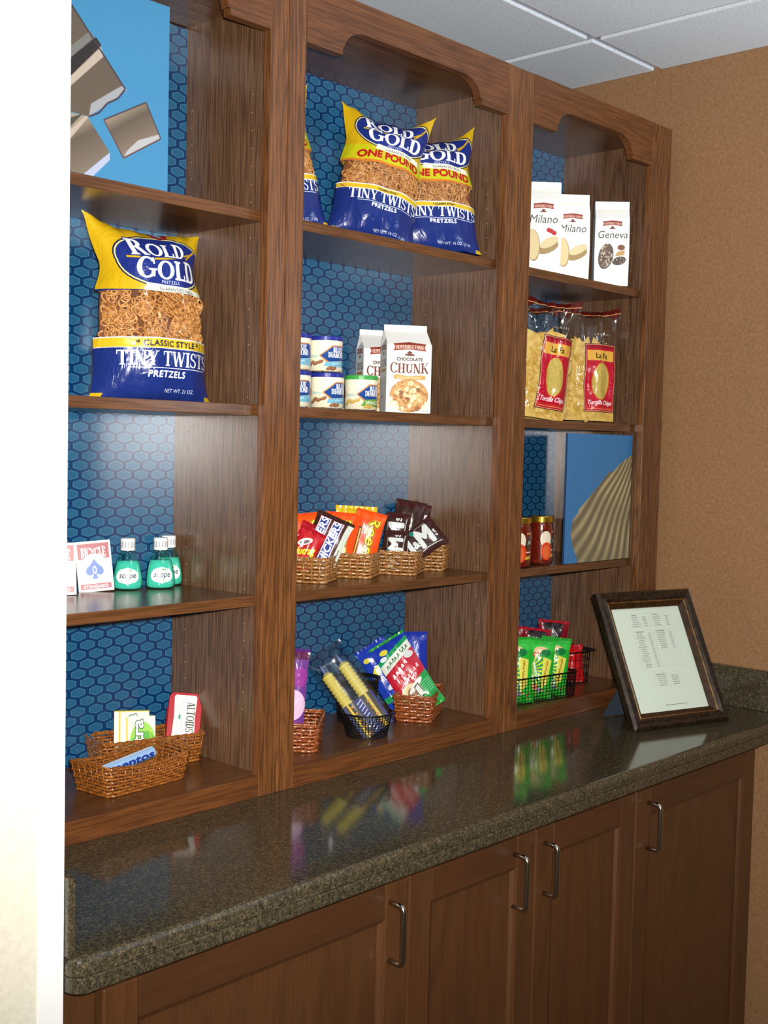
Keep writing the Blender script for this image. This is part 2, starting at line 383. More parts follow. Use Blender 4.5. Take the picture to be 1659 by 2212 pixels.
# ------------------------------------------------------------------ geometry helpers
class MB:
    def __init__(s): s.v = []; s.f = []; s.uv = {}; s.mi = []
    def face(s, idx, mi=0, uv=None):
        if uv: s.uv[len(s.f)] = uv
        s.f.append(tuple(idx)); s.mi.append(mi)
    def box(s, x0, x1, y0, y1, z0, z1, mi=0):
        b = len(s.v)
        s.v += [(x, y, z) for z in (z0, z1) for y in (y0, y1) for x in (x0, x1)]
        for q in ((0, 2, 3, 1), (4, 5, 7, 6), (0, 1, 5, 4), (2, 6, 7, 3), (0, 4, 6, 2), (1, 3, 7, 5)): s.face([b+i for i in q], mi)
        return s
    def loft(s, rings, closed=True, cap0=True, cap1=True, mi=0):
        n = len(rings[0]); b = len(s.v)
        for r in rings: s.v += [tuple(p) for p in r]
        for j in range(len(rings)-1):
            for i in range(n if closed else n-1):
                i2 = (i+1) % n; s.face([b+j*n+i, b+j*n+i2, b+(j+1)*n+i2, b+(j+1)*n+i], mi)
        if closed and cap0: s.face([b+i for i in range(n)][::-1], mi)
        if closed and cap1: s.face([b+(len(rings)-1)*n+i for i in range(n)], mi)
        return s
    def lathe(s, prof, n=28, c=(0, 0), mi=0, cap0=True, cap1=True, sx=1, sy=1):
        return s.loft([[(c[0]+r*sx*math.cos(2*PI*i/n), c[1]+r*sy*math.sin(2*PI*i/n), z) for i in range(n)] for r, z in prof], True, cap0, cap1, mi)
    def prism(s, pts, y0, y1, mi=0):                      # outline in x, z pushed along y
        return s.loft([[(x, y0, z) for x, z in pts], [(x, y1, z) for x, z in pts]], True, True, True, mi)
    def tube(s, path, r, n=6, closed=False, mi=0):
        P = [Vector(p) for p in path]; m = len(P); rings = []; up = None
        for i in range(m):
            a = P[i-1] if (i > 0 or closed) else P[i]; b = P[(i+1) % m] if (i < m-1 or closed) else P[i]
            t = (b-a).normalized() if (b-a).length > 1e-9 else Vector((0, 0, 1))
            if up is None: up = t.orthogonal().normalized()
            up = (up-t*up.dot(t)); up = up.normalized() if up.length > 1e-6 else t.orthogonal().normalized()
            w = t.cross(up); rr = r[i] if isinstance(r, (list, tuple)) else r
            rings.append([P[i]+up*rr*math.cos(2*PI*k/n)+w*rr*math.sin(2*PI*k/n) for k in range(n)])
        if closed: rings.append(rings[0])
        return s.loft(rings, True, not closed, not closed, mi)
    def build(s, name, mats, parent=None, smooth=False, bevel=0.0, kind=None, seg=2):
        me = bpy.data.meshes.new(name); me.from_pydata(s.v, [], s.f)
        for m in (mats if isinstance(mats, (list, tuple)) else [mats]): me.materials.append(m)
        if any(s.mi): me.polygons.foreach_set('material_index', s.mi)
        if s.uv:
            l = me.uv_layers.new(name='UVMap')
            for fi, uv in s.uv.items():
                p = me.polygons[fi]
                for k, li in enumerate(p.loop_indices): l.data[li].uv = uv[k]
        if smooth: me.polygons.foreach_set('use_smooth', [True]*len(me.polygons))
        me.update()
        o = bpy.data.objects.new(name, me); COL.objects.link(o)
        if parent is not None: o.parent = parent
        if kind: o['kind'] = kind
        if bevel:
            b = o.modifiers.new('edge', 'BEVEL'); b.width = bevel; b.segments = seg; b.limit_method = 'ANGLE'; b.angle_limit = rad(40)
        if smooth:
            try: me.shade_smooth_by_angle = None
            except Exception: pass
        return o
def bx(x0, x1, y0, y1, z0, z1): return MB().box(x0, x1, y0, y1, z0, z1)

def thing(name, label, cat, loc=(0, 0, 0), yaw=0, lean=0, tilt=0, group=None):
    o = bpy.data.objects.new(name, None); COL.objects.link(o); o.empty_display_size = 0.02
    o.matrix_world = place(loc, yaw, lean, tilt); return tag(o, label, cat, group)
def place(loc, yaw=0, lean=0, tilt=0):
    return Matrix.Translation(loc) @ Matrix.Rotation(rad(yaw), 4, 'Z') @ Matrix.Rotation(rad(-lean), 4, 'X') @ Matrix.Rotation(rad(tilt), 4, 'Y')
def tag(o, label, cat, group=None):
    o['label'] = label; o['category'] = cat
    if group: o['group'] = group
    return o
def put(o, label, cat, loc, yaw=0, lean=0, tilt=0, group=None):
    o.matrix_world = place(loc, yaw, lean, tilt); return tag(o, label, cat, group)
def structure(o): o['kind'] = 'structure'; return o
def copy_tree(o):
    c = o.copy(); COL.objects.link(c)
    for ch in list(o.children):
        d = ch.copy(); COL.objects.link(d); d.parent = c
        for g in list(ch.children):
            e = g.copy(); COL.objects.link(e); e.parent = d
    return c

# ------------------------------------------------------------------ the room
XW, XL, ZC, YB = 1.3395, -0.712, 2.568, 0.43
structure(bx(-4.0, 2.2, -4.5, 0.6, -0.05, 0.0).build('floor', M['floor']))
structure(bx(XW, XW+0.12, -4.5, YB+0.12, 0.0, ZC+0.12).build('wall_right', M['wallpaper']))
structure(bx(XL, XW, YB, YB+0.12, 0.0, ZC+0.12).build('wall_back', M['drywall']))
structure(bx(-4.0, 2.2, -4.62, -4.5, 0.0, ZC+0.12).build('wall_front', M['drywall']))
structure(bx(-4.12, -4.0, -4.62, 0.6, 0.0, ZC+0.12).build('wall_side', M['drywall']))
wl = structure(bx(-4.0, XL, -0.350, 0.6, 0.0, ZC+0.12).build('wall_left', M['wallpaper_pale']))
g = MB(); t = 0.0016
g.prism([(0, 0)], 0, 1) if False else None
g.loft([[(XL-0.034, -0.350-t, z), (XL+0.0022, -0.350-t, z), (XL+0.0022, -0.31, z), (XL, -0.31, z), (XL, -0.350, z), (XL-0.034, -0.350, z)] for z in (0.0, ZC)])
structure(g.build('trim_1', M['white_vinyl'], None, bevel=0.001))
structure(bx(-4.0, 2.2, -4.5, 0.6, ZC+0.014, ZC+0.06).build('ceiling', M['tile']))
ceil = bpy.data.objects['ceiling']
GX, GY, TS = 1.0333, 0.0753, 0.6096
xs = [GX-TS*3, GX-TS*2, GX-TS, GX, XW]; ys = [GY-TS*4, GY-TS*3, GY-TS*2, GY-TS, GY, YB]
h = 0.0115
for i in range(len(xs)-1):
    for j in range(len(ys)-1):
        bx(xs[i]+h, xs[i+1]-(h if xs[i+1] < XW else 0.0), ys[j]+h, ys[j+1]-(h if ys[j+1] < YB else 0), ZC, ZC+0.0139).build('ceiling_tile', M['tile'], ceil, bevel=0.0015)
for x in xs[:-1]:
    for j in range(len(ys)-1): bx(x-0.0112, x+0.0112, ys[j], ys[j+1], ZC+0.0075, ZC+0.0139).build('grid_bar', M['white_metal'], ceil)
for y in ys[:-1]:
    for i in range(len(xs)-1): bx(xs[i]+0.0113, xs[i+1]-(0.0113 if xs[i+1] < XW else 0), y-0.0112, y+0.0112, ZC+0.0075, ZC+0.0139).build('grid_bar', M['white_metal'], ceil)

# ------------------------------------------------------------------ bookcases on the counter
ZB, ZT, ZR = 0.914, 2.391, 0.9532
D = 0.277
SHELVES = (1.9725, 1.626, 1.279)
def bookcase(x0, x1, o0, o1, label, upper_back=None):
    t = thing('bookcase', label, 'bookcase', (x0, 0, ZB), group=None)
    W = x1-x0; a, b = o0-x0, o1-x0; H = ZT-ZB
    z = lambda v: v-ZB
    e = 0.0008
    bx(e, a, -0.0, 0.0195, 0, H).build('stile', M['oak_v'], t, bevel=0.0015)
    bx(b, W-e, -0.0, 0.0195, 0, H).build('stile', M['oak_v'], t, bevel=0.0015)
    f, st, top = z(2.2835), 0.092, z(2.334)
    n = 8; pts = [(a, H), (a, f), (a+st, f), (a+st, f+0.012)]
    cx, cz, r = a+st+0.06, f+0.012, top-f-0.012
    pts += [(cx-0.055*math.cos(PI/2*i/n), cz+r*math.sin(PI/2*i/n)) for i in range(1, n+1)]
    pts += [(b-st-0.06+0.055*math.sin(PI/2*i/n), cz+r*math.cos(PI/2*i/n)) for i in range(0, n+1)]
    pts += [(b-st, f+0.012), (b-st, f), (b, f), (b, H)]
    # top rail with the cut arch, as strips so the concave outline stays clean
    m = MB(); low = [p for p in pts[1:-1]]
    for p, q in zip(low[:-1], low[1:]):
        if q[0]-p[0] > 1e-5: m.loft([[(p[0], 0, p[1]), (q[0], 0, q[1]), (q[0], 0, H), (p[0], 0, H)], [(p[0], 0.0195, p[1]), (q[0], 0.0195, q[1]), (q[0], 0.0195, H), (p[0], 0.0195, H)]])
    m.build('top_rail', M['oak_h'], t)
    bx(a, b, 0.0, 0.0195, 0, z(ZR)).build('bottom_rail', M['oak_h'], t, bevel=0.0012)
    pl, pr = a-0.011, b+0.011                            # faces of the side panels, a little behind the stiles
    bx(e, pl, 0.0196, D+0.012, 0, H-0.002).build('side_panel', M['oak_panel'], t)
    bx(pr, W-e, 0.0196, D+0.012, 0, H-0.002).build('side_panel', M['oak_panel'], t)
    bx(pl, pr, D, D+0.012, 0, H-0.002).build('back_panel', M['hex'], t)
    if upper_back: bx(pl, pr, upper_back, D-0.0005, z(SHELVES[0]), z(2.34)).build('back_panel', M['hex'], t)
    bx(pl, pr, 0.0196, D-0.0002, z(2.342), H-0.004).build('top_panel', M['oak_shelf'], t)
    bx(pl, pr, 0.0196, D-0.0002, z(ZR)-0.02, z(ZR)).build('bottom_panel', M['oak_shelf'], t)
    for s in SHELVES:
        bx(pl+0.001, pr-0.001, 0.0285, D-0.002, z(s)-0.0195, z(s)).build('shelf', M['oak_shelf'], t, bevel=0.0012)
    m = MB()
    for px, d in ((pr, -1), (pl, 1)):
        for py in (0.06, 0.235):
            k = 0
            while 0.15+0.032*k < H-0.2:
                zz = 0.15+0.032*k; k += 1
                ring = [(px, py+0.0013*math.cos(2*PI*i/8), zz+0.0013*math.sin(2*PI*i/8)) for i in range(8)]
                m.loft([ring, [(p[0]+d*0.0005, p[1], p[2]) for p in ring]])
    m.build('shelf_pin_hole', M['pin'], t, kind='stuff')
    return t
bookcase(XL+0.0015, -0.0429, -0.686, -0.0858, 'oak bookcase at the left end of the counter, holding the chocolate picture', 0.2525)
bookcase(-0.0429, 0.6468, 0.0, 0.6, 'oak bookcase standing in the middle of the three, holding cans and candy bars')
bookcase(0.6468, 1.2965, 0.6935, 1.2032, 'narrow oak bookcase next to the tan wall, holding the seashell picture')

# ------------------------------------------------------------------ countertop and base cabinets
YC = -0.375; ZU = 0.867
ct = thing('countertop', 'dark speckled granite countertop running under the three bookcases', 'countertop', (0, 0, 0))
def outline(ins):
    xl, r = XL+0.0035+ins*0, 0.022; y0 = YC+ins; p = [(XW-0.001, YB-0.001), (XL+0.0035, YB-0.001)]
    x0 = XL+0.0035+ins*0.6
    p += [(x0+r-r*math.cos(PI/2*i/6), y0+r-r*math.sin(PI/2*i/6)) for i in range(7)]
    p += [(XW-0.001, y0)]
    return p
def slab(z0, z1, m, rr=0.007, r0=0.0022):
    rings = []
    for i in range(5): a = PI/2*i/4; rings.append([(x, y, z0+r0*(1-math.cos(a))) for x, y in outline(r0*(1-math.sin(a)))])
    for i in range(7): a = PI/2*i/6; rings.append([(x, y, z1-rr*(1-math.sin(a))) for x, y in outline(rr*(1-math.cos(a)))])
    m.loft(rings)
m = MB(); slab(0.8905, ZB, m, 0.012); m.build('top_slab', M['granite'], ct)
m = MB(); slab(ZU, 0.8900, m, 0.0022, 0.006); m.build('edge_slab', M['granite'], ct)
bx(XW-0.0205, XW-0.0005, YC+0.012, 0.0-0.001, ZB, ZB+0.1016).build('side_splash', M['granite'], ct, bevel=0.002)
bx(XL+0.0025, XL+0.0135, YC+0.014, 0.0-0.001, ZB, ZB+0.1016).build('side_splash', M['granite'], ct, bevel=0.002)

YD = -0.350
def handle(x, z0, z1, parent):
    r, d, c = 0.0045, 0.030, 0.009; y0 = YD-0.0005; path = [(x, y0, z1)]
    path += [(x, y0-d+c-c*math.sin(PI/2*i/4), z1-c+c*math.cos(PI/2*i/4)) for i in range(5)]
    path += [(x, y0-d+c-c*math.cos(PI/2*i/4), z0+c-c*math.sin(PI/2*i/4)) for i in range(5)]
    path += [(x, y0, z0)]
    m = MB(); m.tube(path, r, 10)
    return m.build('handle', M['chrome'], parent, smooth=True)
def door(t, x0, x1, hx, z0=0.115, z1=0.853):
    s = 0.056; g = 0.0015; x0 += g; x1 -= g
    xa, xb, za, zb = x0+s, x1-s, z0+s, z1-s; q = 0.009
    o = bx(xa+q-0.0002, xb-q+0.0002, YD+0.0093, YD+0.0188, za+q-0.0002, zb-q+0.0002).build('door', M['cherry'], t)
    for a, b in ((x0, xa), (xb, x1)): bx(a, b, YD, YD+0.02, z0, z1).build('door_stile', M['cherry'], o, bevel=0.003)
    for a, b in ((z0, za), (zb, z1)): bx(xa, xb, YD, YD+0.02, a, b).build('door_rail', M['cherry_h'], o, bevel=0.0015)
    def ring(i, y): return [(xa+i, y, za+i), (xb-i, y, za+i), (xb-i, y, zb-i), (xa+i, y, zb-i)]
    mo = MB(); mo.loft([ring(0, YD+0.0008), ring(q*0.5, YD+0.003), ring(q, YD+0.0095)], True, False, False)
    mo.build('door_moulding', M['cherry'], o)
    handle(hx, 0.727, 0.823, o)
    return o
def base_cabinet(x0, x1, doors, label):
    t = thing('base_cabinet', label, 'cabinet', (0, 0, 0))
    m = MB(); m.box(x0+0.0005, x1-0.0005, YD+0.0225, YB-0.002, 0.10, ZU-0.0006); m.box(x0+0.0005, x1-0.0005, YD+0.075, YB-0.002, 0.0005, 0.10)
    m.build('carcass', M['cherry'], t)
    for d in doors: door(t, *d)
    return t
base_cabinet(XL+0.003, -0.0615, [(-0.652, -0.0615, -0.108)], 'dark stained base cabinet at the left end, with a single wide door')
base_cabinet(-0.0615, 0.6435, [(-0.0615, 0.291, 0.224), (0.291, 0.6435, 0.318)], 'dark stained base cabinet in the middle, with a pair of doors and two handles')
base_cabinet(0.6435, 1.187, [(0.6435, 1.184, 0.690)], 'dark stained base cabinet at the right end, under the picture frame')

# ------------------------------------------------------------------ canvas pictures
def canvas_print(name, label, W, H, paint, loc, cat='picture', yaw=0, lean=0, edge=rgb(70, 150, 200), d=0.018):
    t = thing(name, label, cat, loc, yaw, lean)
    m = MB(); m.box(0, W, 0, d, 0, H)
    b = len(m.v); m.v += [(0.0002, -0.0004, 0.0002), (W-0.0002, -0.0004, 0.0002), (W-0.0002, -0.0004, H-0.0002), (0.0002, -0.0004, H-0.0002)]
    m2 = MB(); m2.v = m.v[b:]; m2.face([0, 1, 2, 3], 0, [(0, 0), (1, 0), (1, 1), (0, 1)])
    m.v = m.v[:b]
    m.build('canvas_body', plain(name+'_edge', edge, 0.6), t); m2.build('printed_face', print_mat(name+'_face', paint, 0.42), t)
    return t
# squares of chocolate on sky blue
CW, CH = 0.31, 0.302; cx0, cz0 = -0.590, 1.9735; K = 1100
P = Paint(int(CW*K), int(CH*K), (60, 130, 174))
q = lambda pts: [((x-cx0)*K, (z-cz0)*K) for x, z in pts]
def grad(p, a, b, stops):
    """photograph of a bevelled bar: tone runs from a to b"""
    m = p.cover(_poly_edges(q(stops[0]))); m = np.clip(m, 0, 1)
    (ax, ay), (bx_, by_) = q([a])[0], q([b])[0]; yy, xx = np.mgrid[0:p.h, 0:p.w]
    tt = np.clip(((xx-ax)*(bx_-ax)+(yy-ay)*(by_-ay))/((bx_-ax)**2+(by_-ay)**2), 0, 1)
    ks = np.array([s[0] for s in stops[1]]); cs = np.array([s[1] for s in stops[1]], float)
    col = np.stack([np.interp(tt, ks, cs[:, i]) for i in range(3)], 2)/255
    p.a[:, :, :3] = p.a[:, :, :3]*(1-m[:, :, None])+col*m[:, :, None]
br, lt, dk = (92, 80, 68), (176, 162, 148), (38, 32, 32)
# long bar with three squares
grad(P, (-0.53, 2.27), (-0.40, 2.03), ([(-0.60, 2.30), (-0.535, 2.30), (-0.366, 2.122), (-0.434, 2.064), (-0.60, 2.07)], [(0, br), (1, br)]))
P.poly(q([(-0.60, 2.12), (-0.47, 2.117), (-0.412, 2.18), (-0.422, 2.19), (-0.48, 2.135), (-0.60, 2.14)]), dk)
P.poly(q([(-0.60, 2.105), (-0.468, 2.103), (-0.408, 2.163), (-0.412, 2.178), (-0.47, 2.116), (-0.60, 2.118)]), lt)
P.poly(q([(-0.60, 2.14), (-0.48, 2.135), (-0.424, 2.19), (-0.434, 2.196), (-0.486, 2.147), (-0.60, 2.152)]), (112, 112, 108))
P.poly(q([(-0.434, 2.064), (-0.43, 2.085), (-0.384, 2.118), (-0.372, 2.126), (-0.362, 2.122), (-0.39, 2.098)]), (150, 152, 158))
P.line(q([(-0.434, 2.064), (-0.415, 2.074), (-0.4, 2.092), (-0.38, 2.104), (-0.366, 2.122)]), 3, (60, 44, 60))
P.line(q([(-0.535, 2.30), (-0.366, 2.122)]), 3, (60, 48, 52))
# broken lower piece
grad(P, (-0.46, 2.05), (-0.42, 1.985), ([(-0.60, 2.06), (-0.437, 2.064), (-0.394, 2.016), (-0.443, 1.973), (-0.60, 1.972)], [(0, (150, 136, 118)), (0.3, br), (1, (122, 108, 94))]))
P.poly(q([(-0.60, 2.056), (-0.475, 2.03), (-0.44, 2.064), (-0.434, 2.064), (-0.476, 2.012), (-0.60, 2.02)]), lt)
P.poly(q([(-0.60, 2.075), (-0.475, 2.052), (-0.445, 2.066), (-0.475, 2.034), (-0.60, 2.058)]), (70, 66, 54))
P.poly(q([(-0.443, 1.973), (-0.394, 2.016), (-0.394, 2.004), (-0.425, 1.973)]), (170, 176, 200))
# loose square
grad(P, (-0.37, 2.09), (-0.33, 2.03), ([(-0.406, 2.065), (-0.325, 2.11), (-0.295, 2.057), (-0.368, 2.012)], [(0, (150, 134, 116)), (0.3, br), (0.75, (118, 102, 88)), (1, (140, 130, 122))]))
P.poly(q([(-0.368, 2.012), (-0.295, 2.057), (-0.297, 2.064), (-0.340, 2.046), (-0.362, 2.024)]), (172, 172, 176))
P.line(q([(-0.406, 2.065), (-0.325, 2.11), (-0.295, 2.057)]), 2.5, (66, 54, 62)); P.line(q([(-0.406, 2.065), (-0.368, 2.012), (-0.295, 2.057)]), 2.5, (92, 60, 56))
canvas_print('canvas_picture', 'light blue canvas picture of broken chocolate squares, on the top left shelf', CW, CH, P, (cx0, 0.034, cz0), edge=rgb(60, 130, 174))
# seashell on blue
SW, SH = 0.294, 0.318; sx0, sz0 = 0.909, 1.280
P = Paint(int(SW*K), int(SH*K), (58, 122, 178)); q = lambda pts: [((x-sx0)*K, (z-sz0)*K) for x, z in pts]
shell = [(1.218, 1.555), (1.147, 1.524), (1.115, 1.503), (1.10, 1.505), (1.057, 1.473), (1.018, 1.446), (0.967, 1.412), (0.962, 1.402), (0.942, 1.388), (0.934, 1.352), (0.942, 1.325), (0.955, 1.305), (0.975, 1.27), (1.24, 1.27), (1.24, 1.56)]
ms = np.clip(P.cover(_poly_edges(q(shell))), 0, 1)
yy, xx = np.mgrid[0:P.h, 0:P.w]; ax, ay = q([(1.262, 1.63)])[0]
ang = np.degrees(np.arctan2(ay-yy, ax-xx)); rr = np.hypot(ay-yy, ax-xx)/K
rib = 0.5+0.5*np.cos(ang*2*PI/5.2+0.9*np.sin(rr*30)); rng = np.random.default_rng(3)
grain = rng.normal(0, 1, (P.h, P.w)); grain = (grain+np.roll(grain, 1, 0)+np.roll(grain, 1, 1)+np.roll(grain, -1, 0))/4
band = 0.5+0.5*np.sin(rr*46+ang*0.08)
lo, hi = np.array((112, 102, 76)), np.array((208, 190, 142))
col = lo+(hi-lo)*(rib**1.3)[:, :, None]*(0.75+0.25*band[:, :, None])+grain[:, :, None]*7
fade = np.clip((rr-0.16)/0.26, 0, 1)[:, :, None]; col = col*(1-0.35*fade)+np.array((120, 114, 96))*0.35*fade
P.a[:, :, :3] = P.a[:, :, :3]*(1-ms[:, :, None])+np.clip(col/255, 0, 1)*ms[:, :, None]
canvas_print('canvas_picture', 'blue canvas picture of a ribbed seashell, on the narrow shelf beside the salsa jars', SW, SH, P, (sx0, 0.0305, sz0), edge=rgb(30, 60, 100), d=0.005)  # edge coloured dark: the shade on the board's side is painted in

# ------------------------------------------------------------------ bags
def bag_parts(W, H, T, base=0.0, topf=0.22, botf=0.16, nu=30, nv=40, ear=0.0, lear=None, rear=None, wr=0.004, seed=1, pinch=0.12, shear=0.0, neck=0.0, rcut=0.0):
    """front and back sheets of a filled pouch; base > 0 gives it a thick standing bottom"""
    R = random.Random(seed); ph = [R.uniform(0, 6.28) for _ in range(8)]
    lear = ear if lear is None else lear; rear = ear if rear is None else rear
    def g(v):
        b = base+(1-base)*min(1.0, v/botf)**0.55 if botf > 0 else 1
        return b*min(1.0, (1-v)/topf)**0.62
    def P(u, v, s):
        gg = g(v); w = W/2*(1-pinch*gg-neck*math.exp(-((v-0.74)/0.11)**2))
        x = w*u*(1-rcut*max(0, v-0.55)/0.45 if u > 0 else 1)+shear*max(0, v-0.75)
        e = 1-abs(u)**2.3; y = s*T/2*gg*max(0, e)**0.8
        k = (1-gg)*(1-v if v < 0.5 else 1)
        y += wr*((0.25+1.2*(1-gg))*math.sin(u*9+ph[0]+3*v)*math.cos(v*7+ph[1])+0.5*(1-gg)*math.sin(u*21+ph[2]))*(1-abs(u)**4)
        y += s*wr*0.7*gg*math.sin(5*u+9*v+ph[3])*math.sin(4*u-7*v+ph[4])*e
        z = H*v
        if v > 0.8: z += (lear if u < 0 else rear)*(abs(u)**2.2)*((v-0.8)/0.2)**1.2-0.012*(1-abs(u)**2)*((v-0.8)/0.2)*(1 if ear or lear or rear else 0)
        return (x, y, z)
    fr, bk = MB(), MB()
    for mb, s in ((fr, -1), (bk, 1)):
        for j in range(nv+1):
            for i in range(nu+1): mb.v.append(P(-1+2*i/nu, j/nv, s))
        n1 = nu+1
        for j in range(nv):
            for i in range(nu):
                a = j*n1+i; idx = [a, a+1, a+n1+1, a+n1]; us = [(i/nu, j/nv), ((i+1)/nu, j/nv), ((i+1)/nu, (j+1)/nv), (i/nu, (j+1)/nv)]
                if s > 0: idx = idx[::-1]; us = us[::-1]
                mb.face(idx, 0, us)
    if base > 0:
        b = len(bk.v); n1 = nu+1
        bk.v += fr.v[:n1]
        for i in range(nu): bk.face([i, i+1, b+i+1, b+i], 0, [(0, 0)]*4)
    return fr, bk, P

def pretzel_design(big):
    w, h = (400, 520) if big else (330, 450); P = Paint(w, h, (28, 46, 116)); V = lambda v: v*h; X = lambda u: u*w
    Y, CR, NV, WH = (208, 168, 24), (240, 238, 214), (30, 46, 122), (250, 250, 248)
    if big: win, yel, tw, pz, bd, gu, go, ro = (0.34, 0.62), 0.62, 0.185, 0.125, (0.285, 0.335), 0.625, 0.695, 0.805
    else: win, yel, tw, pz, bd, gu, go, ro = (0.38, 0.57), 0.57, 0.262, 0.215, (0.345, 0.378), 0.690, 0.755, 0.850
    if big: P.rect(0, V(yel), w, h, Y); P.ell(X(0.5), V(yel)+4, X(0.62), V(0.022), Y)
    else:
        P.rect(0, V(yel), w, V(0.70), (196, 192, 28)); P.rect(0, V(0.70), w, h, Y); P.ell(X(0.5), V(yel), X(0.6), V(0.014), (210, 120, 40))
        P.rect(0, V(yel+0.008), w, V(0.66), (196, 192, 28))
        P.text('ONE POUND', X(0.53), V(0.605), V(0.055), (176, 28, 24), 'sans', 1.2, bold=2, arc=-0.25)
    # oval logo
    cy = V((go+ro+0.075)/2)
    P.ell(X(0.56), cy, X(0.47), V(0.175), (24, 30, 70)); P.ell(X(0.56), cy, X(0.46), V(0.168), (236, 226, 150)); P.ell(X(0.56), cy, X(0.45), V(0.160), NV)
    P.line([(X(0.18), V(ro-0.012)), (X(0.4), V(ro-0.022)), (X(0.62), V(ro-0.006)), (X(0.86), V(ro+0.05))], V(0.012), Y)
    for i in range(7): P.ell(X(0.80+0.02*i), V(ro+0.012+0.011*i), X(0.022), V(0.008), (200, 150, 40), 1, 50)
    gr = lambda u: 0.86+0.24*abs(u)
    P.text('ROLD', X(0.50), V(ro), V(0.105), WH, 'serif', 1.22, grow=gr, out=[(3, NV)], bold=1)
    P.text('GOLD', X(0.58), V(go-0.020), V(0.112), WH, 'serif', 1.38, grow=gr, out=[(3, NV)], bold=1)
    P.text('PRETZELS', X(0.56), V(go-0.047), V(0.018), WH, sp=0.15, bold=0)
    P.poly([(X(0.32), V(gu-0.02)), (X(0.93), V(gu-0.034)), (X(0.92), V(gu+0.006)), (X(0.34), V(gu+0.022))], CR)
    P.text('GUARANTEED FRESH', X(0.63), V(gu-0.018), V(0.019), (40, 44, 70), sx=1.0, rot=-1.6)
    # window, band, name
    P.a[int(V(win[0])):int(V(win[1]-(0.015 if big else 0.01))), :, 3] = 0
    P.rect(0, V(bd[1]), w, V(bd[1]+0.007), WH); P.rect(0, V(bd[0]), w, V(bd[1]), (222, 184, 40)); P.rect(0, V(bd[0])-2, w, V(bd[0]), WH)
    P.text('* CLASSIC STYLE *', X(0.55), V(bd[0]+0.01), V(bd[1]-bd[0]-0.02), (50, 50, 60), sx=1.15, sp=0.06, bold=1)
    P.text('TINY TWISTS', X(0.55), V(tw), V(0.082), WH, 'serif', 1.04 if big else 1.0)
    P.line([(X(0.22), V(tw-0.012)), (X(0.92), V(tw-0.012))], 2, WH)
    P.text('PRETZELS', X(0.53), V(pz-(0.002 if big else 0.006)), V(0.034 if big else 0.03), WH, sx=1.1, sp=0.08, bold=1)
    P.text('NET WT. 21 OZ.' if big else 'NET WT. 16 OZ. (1 LB)', X(0.66), V(0.04), V(0.02), WH)
    P.text('SUPER SIZE' if False else 'GOLDEN', X(0.30), V(0.955), V(0.0), WH) if False else None
    if big: P.ell(X(0.55), V(0.985), X(0.09), V(0.035), (170, 30, 50)); P.text('TER', X(0.56), V(0.972), V(0.022), WH, bold=1)
    P.rect(0, 0, X(0.07), V(0.03), Y); P.rect(X(0.93), 0, w, V(0.03), Y)
    return P
def pretzel_back(v0, v1):
    P = Paint(32, 200, (28, 46, 116)); P.rect(0, 200*v1, 32, 200, (208, 168, 24)); P.a[int(200*v0):int(200*v1), :, 3] = 0; return P
M['back_big'] = print_mat('pretzel_bag_large_back', pretzel_back(0.34, 0.62), 0.27, 0.5, True)
M['back_mid'] = print_mat('pretzel_bag_small_back', pretzel_back(0.38, 0.57), 0.27, 0.5, True)
M['bag_big'] = print_mat('pretzel_bag_large', pretzel_design(True), 0.27, 0.5, True)
M['bag_mid'] = print_mat('pretzel_bag_small', pretzel_design(False), 0.27, 0.5, True)
def solid_bag(name, c):
    k = NT(name); k.b.inputs['Base Color'].default_value = c; k.b.inputs['Roughness'].default_value = 0.3
    k.bump(k.noise(k.obj(), 34, 3, 0.55, 0.6), 0.5, 0.006); return k.m
M['bag_blue'] = solid_bag('blue_foil', rgb(28, 46, 116)); M['bag_yellow'] = solid_bag('yellow_foil', rgb(222, 182, 30))
def pretz_mat():
    k = NT('baked_pretzel'); n = k.noise(k.obj(), 120, 3)
    k.link(k.ramp(n, [(0.3, rgb(158, 98, 44)), (0.55, rgb(198, 138, 74)), (0.75, rgb(226, 178, 112))]), k.b.inputs['Base Color']); k.b.inputs['Roughness'].default_value = 0.35
    return k.m
M['pretzel'] = pretz_mat()
def smooth_path(pts, sub=2):
    P = [Vector(p) for p in pts]; out = []
    for i in range(len(P)-1):
        a, b, c, d = P[max(0, i-1)], P[i], P[i+1], P[min(len(P)-1, i+2)]
        for k in range(sub):
            t = k/sub; out.append(0.5*((2*b)+(c-a)*t+(2*a-5*b+4*c-d)*t*t+(3*b-a-3*c+d)*t**3))
    out.append(P[-1]); return out
TW = smooth_path([(-.5, -.75, .1), (-.15, -.15, .12), (.3, .35, -.05), (.72, .6, 0), (.98, .15, 0), (.7, -.5, 0), (0, -.85, 0), (-.7, -.5, 0), (-.98, .15, 0), (-.72, .6, 0), (-.3, .35, .1), (.15, -.15, -.02), (.5, -.75, .1)], 2)
def pretzels(P, v0, v1, n, seed, mat, parent, size=0.0135):
    R = random.Random(seed); mb = MB()
    for i in range(n):
        u, v = R.uniform(-0.86, 0.86), R.uniform(v0, v1); x, y, z = P(u, v, -1)
        dep = R.choice((0.75, 0.82, 0.5)); c = Vector((x*0.96, y*dep+0.003, z))
        rot = Matrix.Rotation(u*0.7+R.uniform(-0.3, 0.3), 3, 'Z') @ Matrix.Rotation(PI/2+R.uniform(-0.5, 0.5), 3, 'X') @ Matrix.Rotation(R.uniform(0, 6.28), 3, 'Z')
        mb.tube([c+rot @ (p*size) for p in TW], size*0.15, 5)
    # dense pretzels deeper inside
    m2 = mb.build('pretzels', mat, parent, smooth=True, kind='stuff'); return m2
